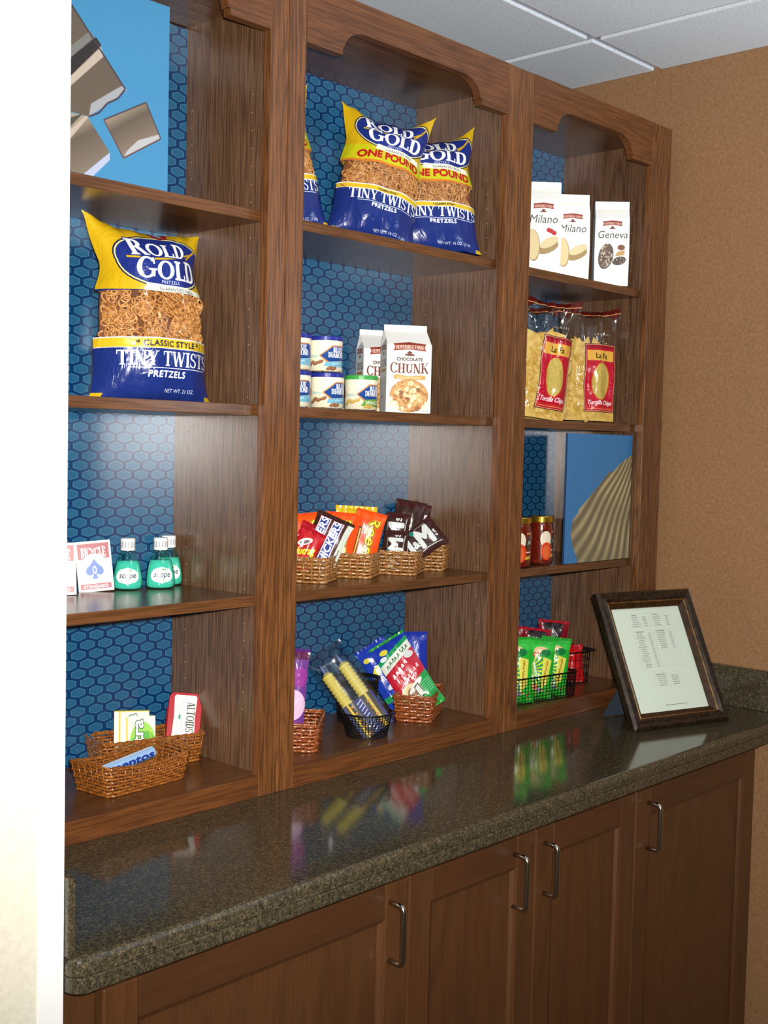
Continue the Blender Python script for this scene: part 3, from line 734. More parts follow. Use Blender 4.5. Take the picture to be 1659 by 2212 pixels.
def pretzel_bag(label, W, H, T, loc, yaw, lean, tilt, mat, v0, v1, seed, lear, rear, src=None, shear=0.0, n=110, rcut=0.0, neck=0.06):
    t = thing('pretzel_bag', label, 'bag', loc, yaw, lean, tilt, 'bags of tiny twist pretzels' if False else None)
    fr, bk, P = bag_parts(W, H, T, base=0.45, seed=seed, lear=lear, rear=rear, shear=shear, pinch=0.15, neck=neck, rcut=rcut, wr=0.006)
    fr.build('printed_front', mat, t, smooth=True)
    bk.build('bag_back', M['back_big' if n > 150 else 'back_mid'], t, smooth=True)
    pretzels(P, v0-0.03, v1+0.05, n, seed, M['pretzel'], t)
    core = MB(); rows = []
    for j in range(9):
        v = v0-0.05+(v1-v0+0.12)*j/8; ring = []
        for i in range(17):
            x, y, z = P(-0.93+1.86*i/16, v, -1); ring.append((x*0.97, y*0.42+0.002, z))
        rows.append(ring)
    core.loft(rows, closed=False); core.build('pretzel_pile', plain('pretzel_shade', rgb(112, 62, 26), 0.7, noise=0.4), t, smooth=True)
    return t
pretzel_bag('large pretzel bag standing alone on a left shelf under the chocolate picture', 0.246, 0.302, 0.125, (-0.252, 0.112, 1.6262), -12, 3, 0, M['bag_big'], 0.33, 0.63, 5, 0.016, -0.004, n=170, rcut=0.22, neck=0.11)
pretzel_bag('pretzel bag with two pointed ears, in front on the top shelf of the middle bookcase', 0.208, 0.262, 0.09, (0.268, 0.088, 1.9727), -27, 8, 10, M['bag_mid'], 0.38, 0.57, 8, 0.012, 0.038)
pretzel_bag('pretzel bag slumped right on the top shelf, a yellow ear against the side panel', 0.232, 0.258, 0.09, (0.463, 0.080, 1.9727), -28, 10, -2, M['bag_mid'], 0.38, 0.57, 11, 0.0, 0.034)
pretzel_bag('pretzel bag mostly hidden behind the oak stile on the top middle shelf', 0.20, 0.262, 0.08, (0.083, 0.14, 1.9727), -22, 5, -10, M['bag_mid'], 0.38, 0.57, 14, 0.02, 0.02)

# tortilla chips in clear bags
def chip_design():
    w, h = 300, 560; P = Paint(w, h, (0, 0, 0)); P.a[:, :, 3] = 0
    P.rect(0, h*0.955, w, h, (88, 22, 18)); P.rect(0, h*0.945, w, h*0.957, (216, 150, 96))
    for i in range(9): P.poly([(i*w/8-28, h*0.95), (i*w/8+28, h*0.95), (i*w/8, h*(0.90 if i % 2 else 0.925))], (88, 22, 18)) if i % 3 == 1 else None
    x0, x1, y0, y1 = w*0.36, w*0.86, h*0.10, h*0.66
    P.rect(x0-6, y0-6, x1+6, y1+6, (60, 20, 30)); P.rect(x0-3, y0-3, x1+3, y1+3, (232, 160, 130)); P.rect(x0, y0, x1, y1, (186, 22, 46))
    P.rect(x0, y1-h*0.03, x1, y1, (150, 20, 30)); P.rect(x0+5, y1-h*0.135, x1-5, y1-h*0.045, (226, 170, 70))
    P.text('La Fa', (x0+x1)/2, y1-h*0.115, h*0.045, (60, 70, 20), sx=0.85, bold=1)
    P.ell((x0+x1)/2+4, y1-h*0.19, w*0.05, h*0.035, (224, 214, 204)); P.ell((x0+x1)/2+4, y1-h*0.165, w*0.02, h*0.03, (224, 214, 204))
    P.ell((x0+x1)/2, (y0+y1)/2-h*0.03, w*0.165, h*0.165, (206, 60, 30)); P.ell((x0+x1)/2, (y0+y1)/2-h*0.03, w*0.15, h*0.155, (196, 170, 84))
    P.speck(60, x0+w*0.12, x1-w*0.1, y0+h*0.12, y0+h*0.36, 2, 4, [(176, 150, 66), (214, 190, 110)], 4, lambda x, y: ((x-(x0+x1)/2)/(w*0.14))**2+((y-(y0+y1)/2+h*0.03)/(h*0.145))**2 < 1)
    P.text('Tortilla Chips', (x0+x1)/2, y0+h*0.052, h*0.036, (244, 226, 226), sx=0.8, shear=0.25, bold=1); P.rect(x0, y0+4, x1, y0+h*0.03, (196, 50, 30)); P.line([(x0+6, y0+8), (x1-6, y0+8)], 2, (236, 170, 150))
    [P.rect(w*0.5+12*i, h*0.742, w*0.5+12*i+7, h*0.758+4*(i % 2), (206, 190, 170), 0.8) for i in range(7)]
    return P
M['chip_film'] = print_mat('tortilla_bag', chip_design(), 0.25, 0.6, True, film_gloss=0.07)
M['chip_clear'] = glassy('tortilla_bag_back', (0.97, 0.97, 0.96, 1), 0.03, 0.12)
def chip_mat():
    k = NT('corn_chip'); n = k.noise(k.obj(), 70, 3); oi = k.noise(k.obj(), 18, 2)
    c = k.ramp(n, [(0.3, rgb(214, 168, 66)), (0.55, rgb(238, 204, 104)), (0.8, rgb(248, 226, 146))]); c = k.mix(k.math('MULTIPLY', oi, 0.3), c, rgb(190, 130, 40))
    k.link(c, k.b.inputs['Base Color']); k.b.inputs['Roughness'].default_value = 0.55; return k.m
M['chip'] = chip_mat()
def chip_bag(label, W, H, T, loc, yaw, lean, tilt, seed):
    t = thing('tortilla_chip_bag', label, 'bag', loc, yaw, lean, tilt)
    fr, bk, P = bag_parts(W, H, T, base=0.5, topf=0.34, seed=seed, lear=0.0, rear=0.006, wr=0.011, pinch=0.08)
    fr.build('clear_front', M['chip_film'], t, smooth=True); bk.build('clear_back', M['chip_clear'], t, smooth=True)
    R = random.Random(seed); mb = MB()
    for i in range(95):
        v = R.uniform(0.07, 0.68); u = R.uniform(-0.74, 0.74); x, y, z = P(u, v, -1); k = R.choice((0.62, 0.5, 0.2, -0.4))
        c = Vector((x*0.95, y*k, z)); rot = Matrix.Rotation(R.uniform(-0.3, 0.3)+u*0.9, 3, 'Z') @ Matrix.Rotation(R.uniform(-0.35, 0.35), 3, 'X') @ Matrix.Rotation(R.uniform(0, 6.28), 3, 'Y')
        s = R.uniform(0.019, 0.027); th = 0.0008; b = len(mb.v); base = []
        for kk in range(6):
            a = kk*PI/3; r = s if kk % 2 == 0 else s*0.56; base.append((r*math.cos(a), 0.004*(1 if kk % 2 else -0.4), r*math.sin(a)))
        for dy in (-th, th): mb.v += [tuple(c+rot @ Vector((p[0], p[1]+dy, p[2]))) for p in base]; mb.v.append(tuple(c+rot @ Vector((0, 0.002+dy, 0))))
        for kk in range(6):
            k2 = (kk+1) % 6; mb.face([b+kk, b+k2, b+6]); mb.face([b+7+k2, b+7+kk, b+13]); mb.face([b+kk, b+7+kk, b+7+k2, b+k2])
    mb.build('tortilla_chips', M['chip'], t, kind='stuff')
    core = MB(); rows = []
    for j in range(9):
        v = 0.02+0.66*j/8; rows.append([(P(-0.9+1.8*i/12, v, -1)[0]*0.95, P(-0.9+1.8*i/12, v, -1)[1]*0.35, H*v) for i in range(13)])
    core.loft(rows, closed=False); core.build('chip_pile', M['chip'], t, smooth=True)
    return t
chip_bag('clear bag of yellow tortilla chips, its red label tilted, against the oak stile', 0.165, 0.30, 0.085, (0.862, 0.090, 1.6262), -32, 3, 7, 21)
chip_bag('clear bag of yellow tortilla chips with upright red label, against the right side panel', 0.175, 0.295, 0.09, (1.082, 0.092, 1.6262), -34, 3, 1, 22)
chip_bag('clear bag of yellow tortilla chips behind the other two, dark red top band showing', 0.16, 0.305, 0.06, (1.0, 0.205, 1.6262), -30, 3, 2, 23)

# ------------------------------------------------------------------ cookie cartons and cookie bags
def banner(P, cx, cy, w, h, s):
    P.poly([(cx-w/2, cy-h*0.5), (cx-w/2+w*0.05, cy), (cx-w/2, cy+h*0.45), (cx, cy+h*0.7), (cx+w/2, cy+h*0.45), (cx+w/2-w*0.05, cy), (cx+w/2, cy-h*0.5), (cx, cy-h*0.28)], (150, 60, 40))
    P.text(s, cx, cy-h*0.16, h*0.46, (250, 236, 224), 'serif', 0.86*w/(h*0.46*len(s)*0.76), arc=-0.3)
    P.ell(cx, cy-h*1.0, w*0.16, h*0.16, (110, 74, 50)); P.rect(cx-w*0.06, cy-h*1.0, cx+w*0.06, cy-h*0.68, (120, 60, 44)); P.poly([(cx-w*0.1, cy-h*0.72), (cx+w*0.1, cy-h*0.72), (cx, cy-h*0.5)], (120, 40, 30))
def chunk_face():
    P = Paint(260, 470, (247, 246, 240)); banner(P, 132, 365, 190, 42, 'PEPPERIDGE FARM')
    P.text('CHOCOLATE', 132, 290, 17, (80, 50, 40), sx=1.0, bold=1); P.text('CHUNK', 132, 222, 54, (112, 52, 30), 'serif', 0.98, grow=lambda u: 0.9+0.2*abs(u))
    P.poly([(40, 206), (60, 214), (132, 204), (205, 212), (228, 206), (222, 186), (132, 184), (44, 188)], (206, 160, 80)); [P.rect(60+9*i, 190, 65+9*i, 202, (250, 236, 200), 0.7) for i in range(16)]
    P.ell(132, 96, 112, 92, (186, 132, 74)); P.ell(132, 100, 106, 84, (206, 154, 92))
    ins = lambda x, y: ((x-132)/104)**2+((y-98)/84)**2 < 1
    P.speck(170, 30, 235, 12, 182, 5, 14, [(192, 138, 78), (222, 178, 116), (214, 164, 100), (174, 118, 62)], 5, ins)
    P.speck(26, 45, 220, 25, 170, 9, 17, [(240, 222, 176), (226, 202, 150), (150, 96, 48)], 6, ins)
    for x, y in ((24, 78), (60, 32), (44, 54), (236, 52), (222, 34), (18, 40)): P.ell(x, y, 16, 14, (240, 226, 186)); P.ell(x+2, y-3, 11, 8, (250, 240, 212))
    P.text('NET WT 7.2 OZ', 196, 8, 10, (60, 60, 60)); return P
def chunk_side():
    P = Paint(180, 470, (247, 246, 240)); banner(P, 90, 365, 120, 34, 'PEPPERIDGE FARM'); P.text('CHUNK', 90, 258, 40, (112, 52, 30), 'serif', 0.9); P.rect(30, 228, 150, 246, (206, 160, 80))
    for i in range(4): P.line([(30, 200-i*12), (150, 200-i*12)], 2, (190, 190, 186))
    P.ell(60, 90, 10, 10, (200, 60, 60)); return P
mf, msd = print_mat('cookie_carton_front', chunk_face(), 0.45), print_mat('cookie_carton_side', chunk_side(), 0.45)
M['carton_white'] = plain('white_carton', rgb(247, 246, 240), 0.45)
def gable_carton(name, label, W, Dp, H, fold, loc, yaw, mats, cat='box', lean=0, flat=0.0):
    """milk-carton shape: straight body, top pinched to a ridge that is folded down towards the front"""
    t = thing(name, label, cat, loc, yaw, lean)
    m = MB(); w, d = W/2, Dp/2; hb = H-fold
    V = [(-w, -d, 0), (w, -d, 0), (w, d, 0), (-w, d, 0), (-w, -d, hb), (w, -d, hb), (w, d, hb), (-w, d, hb)]
    yr = flat
    V += [(-w*0.97, yr, H), (w*0.97, yr, H), (-w*0.86, yr*0.3, hb+fold*0.55), (w*0.86, yr*0.3, hb+fold*0.55)]
    m.v = V; uvq = [(0, 0), (1, 0), (1, hb/H), (0, hb/H)]
    m.face([0, 1, 5, 4], 0, uvq); m.face([2, 3, 7, 6], 0, uvq); m.face([3, 0, 4, 7], 1, uvq); m.face([1, 2, 6, 5], 1, uvq)
    m.face([4, 5, 9, 8], 0, [(0, hb/H), (1, hb/H), (0.98, 1), (0.02, 1)]); m.face([6, 7, 8, 9], 2)
    m.face([7, 4, 10], 2); m.face([4, 8, 10], 2); m.face([8, 7, 10], 2); m.face([5, 6, 11], 2); m.face([6, 9, 11], 2); m.face([9, 5, 11], 2)
    m.face([3, 2, 1, 0], 2)
    m.build('carton_body', [mats[0], mats[1], M['carton_white']], t, bevel=0.0012)
    f = MB(); f.box(-w*0.97, w*0.97, yr-0.0016, yr+0.0016, H-0.002, H+0.010); f.build('folded_seal', M['carton_white'], t, bevel=0.001)
    return t
gable_carton('cookie_carton', 'white cookie carton at the shelf front, large cookie picture and CHUNK lettering', 0.096, 0.062, 0.176, 0.034, (0.374, 0.078, 1.6262), -35, (mf, msd), flat=0.012)
gable_carton('cookie_carton', 'white cookie carton standing behind the one with the large cookie picture', 0.096, 0.062, 0.176, 0.034, (0.428, 0.202, 1.6262), -30, (mf, msd), flat=0.012)

def cookie_bag_design(kind):
    P = Paint(230, 540, (250, 249, 244)); banner(P, 116, 392, 132, 30, 'PEPPERIDGE FARM')
    nm = 'Geneva' if kind == 'g' else 'Milano'
    P.text(nm, 116, 296 if kind != 'g' else 300, 46, (86, 84, 80), sx=0.98, shear=0.18)
    tan, dk_ = (214, 190, 140), (168, 140, 92)
    if kind == 'g':
        P.ell(76, 186, 48, 82, (70, 56, 46), 1, -12); P.ell(76, 188, 44, 77, (104, 84, 68), 1, -12)
        ins = lambda x, y: ((x-76)/40)**2+((y-188)/74)**2 < 1
        P.speck(120, 30, 122, 110, 264, 3, 7, [(206, 190, 164), (64, 50, 42), (166, 146, 120)], 9, ins)
        P.ell(164, 158, 46, 26, (84, 66, 54), 1, 14); P.speck(40, 122, 206, 136, 180, 2, 5, [(206, 190, 164), (64, 50, 42)], 10, lambda x, y: ((x-164)/42)**2+((y-158)/20)**2 < 1)
        P.poly([(136, 186), (196, 194), (200, 226), (150, 214)], (196, 160, 96)); P.ell(176, 242, 24, 18, (134, 84, 58))
    else:
        P.ell(150, 168, 66, 30, tan, 1, 24); P.ell(152, 152, 66, 26, dk_, 1, 24); P.line([(96, 150), (150, 160), (206, 196)], 6, (140, 104, 70)); P.ell(154, 186, 62, 26, (226, 206, 160), 1, 26)
        P.ell(56, 168, 42, 92, dk_, 1, 4); P.ell(53, 172, 40, 88, (222, 200, 150), 1, 4)
        if kind == 'r':
            for x, y in ((166, 250), (184, 240), (152, 256)): P.ell(x, y, 15, 13, (190, 40, 46))
    return P
mm = [print_mat('cookie_bag_'+n, cookie_bag_design(k), 0.45) for n, k in (('raspberry', 'r'), ('plain', 'm'), ('pecan', 'g'))]
def cookie_bag(label, W, Dp, H, loc, yaw, mat, fold=0.045, tilt=0):
    t = thing('cookie_bag', label, 'bag', loc, yaw, 0, tilt)
    m = MB(); w, d = W/2, Dp/2; hb = H-fold
    lev = [(0, 1, 1), (hb*0.5, 1.02, 1.03), (hb, 1.0, 0.95)]
    rings = [[(-w*a, -d*b, z), (w*a, -d*b, z), (w*a, d*b, z), (-w*a, d*b, z)] for z, a, b in lev]
    for r in rings: m.v += r
    for j in range(2):
        for i in range(4):
            i2 = (i+1) % 4; z0, z1 = lev[j][0]/H, lev[j+1][0]/H
            m.face([j*4+i, j*4+i2, (j+1)*4+i2, (j+1)*4+i], 0 if i == 0 else 1, [(0, z0), (1, z0), (1, z1), (0, z1)])
    m.face([3, 2, 1, 0], 1)
    b = len(m.v); m.v += [(-w*1.0, -d*0.15, H), (w*1.0, -d*0.15, H), (w*1.0, d*0.1, H), (-w*1.0, d*0.1, H)]
    m.face([8, 9, b+1, b], 0, [(0, hb/H), (1, hb/H), (1, 1), (0, 1)]); m.face([10, 11, b+3, b+2], 1); m.face([9, 10, b+2, b+1], 1); m.face([11, 8, b, b+3], 1); m.face([b, b+1, b+2, b+3], 1)
    m.build('bag_body', [mat, M['carton_white']], t, bevel=0.002)
    f = MB(); f.box(-w*1.0, w*1.0, -d*0.5, -d*0.5+0.004, H-fold*0.55, H-0.001); f.build('folded_top', M['carton_white'], t, bevel=0.001)
    f = MB(); f.box(-w*0.8, w*0.8, -d*0.62, -d*0.62+0.003, H-fold*0.7, H-fold*0.55); f.build('tin_tie', plain('paper_tie', rgb(226, 218, 190), 0.5), t)
    return t
cookie_bag('tall white cookie bag with red berries printed, half hidden by the oak stile', 0.088, 0.058, 0.222, (0.868, 0.098, 1.9727), -44, mm[0])
cookie_bag('white cookie bag with two pale oval cookies, between the berry bag and the pecan bag', 0.086, 0.058, 0.208, (0.972, 0.085, 1.9727), -44, mm[1])
cookie_bag('white cookie bag with dark nut covered cookies, rightmost on its shelf', 0.086, 0.058, 0.214, (1.128, 0.068, 1.9727), -50, mm[2])

# ------------------------------------------------------------------ cans of almonds
def can_design(green):
    P = Paint(720, 230, (244, 238, 210)); cx = 400
    for c0 in (cx, cx-360):
        P.poly([(c0-92, 118), (c0, 196), (c0+120, 196), (c0+170, 140), (c0+170, 96), (c0-30, 60)], (200, 140, 96)); P.poly([(c0-80, 118), (c0+4, 186), (c0+150, 186), (c0+150, 92), (c0-24, 74)], (34, 74, 150))
        P.text('BLUE', c0+50, 146, 34, (250, 250, 250), 'serif', 0.9, bold=1); P.text('DIAMOND', c0+42, 106, 38, (250, 250, 250), 'serif', 0.66, bold=1)
        if green: P.poly([(c0-30, 78), (c0+150, 92), (c0+150, 20), (c0-60, 30)], (120, 176, 70)); P.text('WHOLE', c0+40, 42, 26, (250, 250, 240), shear=0.2, bold=1)
        else: P.poly([(c0-50, 70), (c0+150, 90), (c0+150, 34), (c0-60, 40)], (130, 196, 226)); P.line([(c0, 54), (c0+12, 66), (c0+24, 56), (c0+38, 68), (c0+50, 58), (c0+66, 70), (c0+80, 60)], 4, (240, 250, 250))
        P.line([(c0-176, 104), (c0-164, 126), (c0-156, 104), (c0-144, 120), (c0-134, 106), (c0-122, 120), (c0-112, 104), (c0-98, 116)], 5, (120, 190, 206))
        for dx, dy in ((-150, 66), (-118, 60), (-84, 72), (-170, 48), (10, 24), (-20, 26)): P.ell(c0+dx, dy, 24, 13, (214, 176, 90) if green else (150, 100, 70), 1, 25); P.ell(c0+dx-3, dy+3, 14, 6, (226, 196, 120) if green else (182, 132, 98), 1, 25)
        P.rect(c0-190, 0, c0+170, 9, (236, 206, 150))
    return P
can_m = [print_mat('almond_can_'+n, can_design(g_), 0.3) for n, g_ in (('blue', False), ('green', True))]
lid_m = [plain('blue_plastic_lid', rgb(34, 44, 140), 0.35), plain('green_plastic_lid', rgb(60, 160, 70), 0.35)]
def can(label, loc, yaw, k, group=None):
    t = thing('almond_can', label, 'can', loc, yaw)
    R, H, n = 0.0335, 0.062, 40; m = MB()
    m.v = [(R*math.sin(2*PI*i/n), -R*math.cos(2*PI*i/n), z) for z in (0.0015, H) for i in range(n)]
    for i in range(n):
        i2 = (i+1) % n; u0, u1 = i/n+0.5, (i+1)/n+0.5
        m.face([i, i2, n+i2, n+i], 0, [(u0 % 1, 0), (u1 % 1 or 1, 0), (u1 % 1 or 1, 1), (u0 % 1, 1)])
    m.face(list(range(n))[::-1], 1); m.build('can_body', [can_m[k], M['chrome']], t, smooth=False)
    for p_ in [c_ for c_ in t.children if c_.name.startswith('can_body')][0].data.polygons: p_.use_smooth = p_.loop_total == 4
    l = MB(); l.lathe([(0.0335, H), (0.0350, H+0.0005), (0.0350, H+0.0075), (0.0342, H+0.0085), (0.0320, H+0.0085), (0.0315, H+0.0070), (0.0, H+0.0070)], 40, cap1=False); l.build('lid', lid_m[k], t)
    l = MB(); l.lathe([(0.0338, 0.0), (0.0342, 0.0015), (0.0336, 0.003)], 40, cap1=False); l.build('base_rim', M['chrome'], t)
    return t
zc = 1.6262
can('blue lidded almond can on the shelf, left of the green lidded can', (0.146, 0.080, zc), -34, 0)
can('blue lidded almond can stacked on top, next to the white carton', (0.142, 0.082, zc+0.0708), -40, 0)
can('almond can with a green lid, standing against the large cookie carton', (0.236, 0.074, zc), -36, 1)
can('lower blue lidded almond can half hidden by the oak stile', (0.063, 0.088, zc), -62, 0)
can('upper blue lidded almond can half hidden by the oak stile', (0.064, 0.090, zc+0.0708), -62, 0)

# ------------------------------------------------------------------ playing cards and mouthwash
def card_design():
    P = Paint(200, 300, (234, 234, 230)); RED = (152, 20, 32)
    P.rect(12, 196, 188, 288, RED); P.ell(100, 120, 84, 106, (248, 248, 246)); P.rect(12, 8, 188, 180, (248, 248, 246))
    P.text('BICYCLE', 100, 216, 50, (250, 236, 236), 'serif', 0.56, grow=lambda u: 0.8+0.42*abs(u), bold=1, arc=-0.25)
    P.line([(18, 176), (56, 204), (100, 212), (144, 204), (182, 176)], 12, (150, 160, 196)); P.line([(18, 176), (56, 204), (100, 212), (144, 204), (182, 176)], 4, (236, 236, 244))
    B = (30, 88, 176)
    P.poly([(100, 196), (118, 166), (146, 140), (146, 112), (126, 100), (108, 108), (116, 76), (84, 76), (92, 108), (74, 100), (54, 112), (54, 140), (82, 166)], B)
    P.ell(128, 122, 22, 24, B); P.ell(72, 122, 22, 24, B); P.ell(100, 130, 12, 24, (180, 210, 240)); P.ell(100, 130, 6, 14, B)
    P.line([(70, 66), (130, 66)], 2, (150, 150, 160)); P.rect(14, 16, 186, 48, RED); P.text('STANDARD', 100, 22, 18, (250, 230, 230), sx=1.0, bold=1)
    P.line([(12, 52), (12, 196)], 1.5, (120, 120, 130)); P.line([(188, 52), (188, 196)], 1.5, (120, 120, 130)); return P
mc = print_mat('card_box_face', card_design(), 0.35); mcs = plain('card_box_side', rgb(120, 20, 50), 0.4)
def card_box(label, loc, yaw, lean, tilt):
    t = thing('card_box', label, 'box', loc, yaw, lean, tilt); W, H, d = 0.064, 0.092, 0.018
    m = MB(); m.box(-W/2, W/2, 0, d, 0, H); m.mi = [0, 0, 1, 0, 2, 2]
    m.uv[2] = [(0, 0), (1, 0), (1, 1), (0, 1)]
    m.build('box_body', [M['carton_white'], mc, mcs], t, bevel=0.0006)
    f = MB(); f.box(-W/2+0.001, W/2-0.001, 0.001, d-0.001, H, H+0.0008); f.build('tuck_flap', M['carton_white'], t)
    return t
card_box('playing card box leaning back, blue spade on its face, next to the mouthwash bottles', (-0.272, 0.242, 1.2797), -28, 8, -5)
card_box('playing card box cut off by the white wall corner at left', (-0.356, 0.236, 1.2797), -28, 7, -1)
def mouth_label():
    P = Paint(260, 190, (236, 244, 238)); P.ell(130, 95, 128, 92, (236, 244, 238))
    P.text('scope', 130, 74, 64, (62, 70, 92), sx=0.86, shear=0.2, bold=1); P.ell(160, 160, 40, 10, (120, 190, 120)); P.ell(150, 36, 10, 7, (170, 190, 110)); P.line([(30, 150), (230, 156)], 3, (90, 130, 120)); return P
ml = print_mat('mouthwash_label', mouth_label(), 0.35)
def liquid_mat():
    k = NT('green_mouthwash'); k.b.inputs['Base Color'].default_value = (0.14, 0.80, 0.64, 1); k.b.inputs['Roughness'].default_value = 0.08
    k.b.inputs['Transmission Weight'].default_value = 0.25; k.b.inputs['IOR'].default_value = 1.2; k.b.inputs['Subsurface Weight'].default_value = 0.0; return k.m
M['mouthwash'] = liquid_mat()
M['bottle'] = glassy('clear_green_bottle', (0.74, 0.97, 0.92, 1), 0.05, 0.05)
M['cap'] = plain('white_checked_cap', rgb(240, 240, 240), 0.3)
def cap_design():
    P = Paint(240, 60, (244, 244, 244))
    for i in range(14):
        for j in range(3): P.poly([(i*17+j*8, j*20+3), (i*17+j*8+9, j*20+3), (i*17+j*8+13, j*20+12), (i*17+j*8+4, j*20+12)], (178, 182, 186))
    return P
mcap = print_mat('mouthwash_cap', cap_design(), 0.3)
def bottle(label, loc, yaw):
    t = thing('mouthwash_bottle', label, 'bottle', loc, yaw)
    prof = [(0.0235, 0.0), (0.0272, 0.003), (0.0280, 0.010), (0.0275, 0.022), (0.0240, 0.042), (0.0195, 0.056), (0.0150, 0.065), (0.0120, 0.070), (0.0118, 0.073)]
    m = MB(); m.lathe(prof, 32, sy=0.72, cap1=False); m.build('bottle_body', M['bottle'], t, smooth=True)
    liq = [(0.0195, 0.0015)]+[(r-0.0018, z+0.001) for r, z in prof[1:5]]+[(0.0196, 0.0535)]
    m = MB(); m.lathe(liq, 32, sy=0.70); m.build('mouthwash', M['mouthwash'], t, smooth=True)
    c = MB(); n = 24
    c.lathe([(0.0128, 0.073), (0.0136, 0.0735), (0.0136, 0.0945), (0.0126, 0.096), (0, 0.096)], n, cap1=False)
    for j in range(4):
        for i in range(n): c.uv[j*n+i] = [(i/n, 0.02+0.3*j), ((i+1)/n, 0.02+0.3*j), ((i+1)/n, 0.3+0.3*j), (i/n, 0.3+0.3*j)]
    c.uv = {k_: [(u, min(1, v_)) for u, v_ in q_] for k_, q_ in c.uv.items()}
    c.build('cap', mcap, t)
    l = MB(); nu, nv = 14, 8
    R = lambda z: np.interp(z, [p[1] for p in prof], [p[0] for p in prof])+0.0006
    for j in range(nv+1):
        zz = 0.011+0.031*j/nv
        for i in range(nu+1):
            e = math.sqrt(max(0, 1-((j/nv-0.5)*2)**2)) or 0.02; a = (-1+2*i/nu)*0.82*max(e, 0.02); l.v.append((R(zz)*math.sin(a), -R(zz)*0.72*math.cos(a), zz))
    for j in range(nv):
        for i in range(nu):
            a = j*(nu+1)+i; l.face([a, a+1, a+nu+2, a+nu+1], 0, [(i/nu, j/nv), ((i+1)/nu, j/nv), ((i+1)/nu, (j+1)/nv), (i/nu, (j+1)/nv)])
    l.build('bottle_label', ml, t, smooth=True)
    return t
bottle('green mouthwash bottle standing alone beside the playing card box', (-0.2080, 0.238, 1.2795), -36)
bottle('green mouthwash bottle in front of the pair nearest the side panel', (-0.148, 0.218, 1.2795), -28)
bottle('green mouthwash bottle half hidden behind its neighbour, against the side panel', (-0.1055, 0.250, 1.2795), -26)

# ------------------------------------------------------------------ salsa jars
def salsa_label():
    P = Paint(420, 200, (100, 26, 14)); 
    for i in range(260):
        random.seed(i); P.ell(random.uniform(0, 420), random.uniform(0, 200), random.uniform(3, 9), random.uniform(2, 6), random.choice([(120, 32, 16), (86, 18, 10), (140, 46, 22)]), 0.7)
    for c0 in (150, 360):
        P.ell(c0, 120, 34, 38, (240, 232, 212)); P.ell(c0+4, 64, 34, 42, (216, 70, 36)); P.ell(c0+4, 60, 22, 32, (226, 104, 60))
        P.ell(c0+72, 110, 40, 30, (50, 46, 44)); P.line([(c0+48, 104), (c0+58, 120), (c0+68, 104), (c0+80, 120), (c0+94, 104)], 5, (240, 236, 226)); P.poly([(c0+30, 36), (c0+108, 40), (c0+108, 56), (c0+34, 50)], (214, 180, 60)); P.rect(c0+36, 66, c0+110, 72, (230, 220, 190)); P.rect(c0+40, 150, c0+104, 158, (226, 150, 110))
    return P
msl = print_mat('salsa_jar', salsa_label(), 0.2)
M['gold_lid'] = plain('gold_lid', rgb(196, 160, 50), 0.25, 0.9); M['jar_glass'] = glassy('jar_glass', (1, 0.98, 0.96, 1), 0.05, 0.03)
def jar(label, loc, yaw):
    t = thing('salsa_jar', label, 'jar', loc, yaw); n = 36
    prof = [(0.024, 0.0), (0.0285, 0.004), (0.0298, 0.012), (0.0298, 0.085), (0.0285, 0.096), (0.0265, 0.103)]
    m = MB(); m.lathe([(r-0.0012, z+0.001) for r, z in prof], n)
    for j in range(len(prof)-1):
        for i in range(n): m.uv[j*n+i] = [(i/n, prof[j][1]/0.103), ((i+1)/n, prof[j][1]/0.103), ((i+1)/n, prof[j+1][1]/0.103), (i/n, prof[j+1][1]/0.103)]
    m.build('salsa_and_label', msl, t, smooth=False)
    m = MB(); m.lathe(prof, n, cap1=False); m.build('jar_glass', M['jar_glass'], t, smooth=True)
    m = MB(); m.lathe([(0.0272, 0.103), (0.0290, 0.1035), (0.0290, 0.1155), (0.0280, 0.1175), (0.0250, 0.1170), (0.0, 0.1170)], n, cap1=False); m.build('lid', M['gold_lid'], t)
    return t
jar('red salsa jar with a gold lid beside the seashell picture', (0.868, 0.070, 1.2795), 112)
jar('red salsa jar with a gold lid mostly hidden behind the oak stile', (0.764, 0.060, 1.2795), 96)

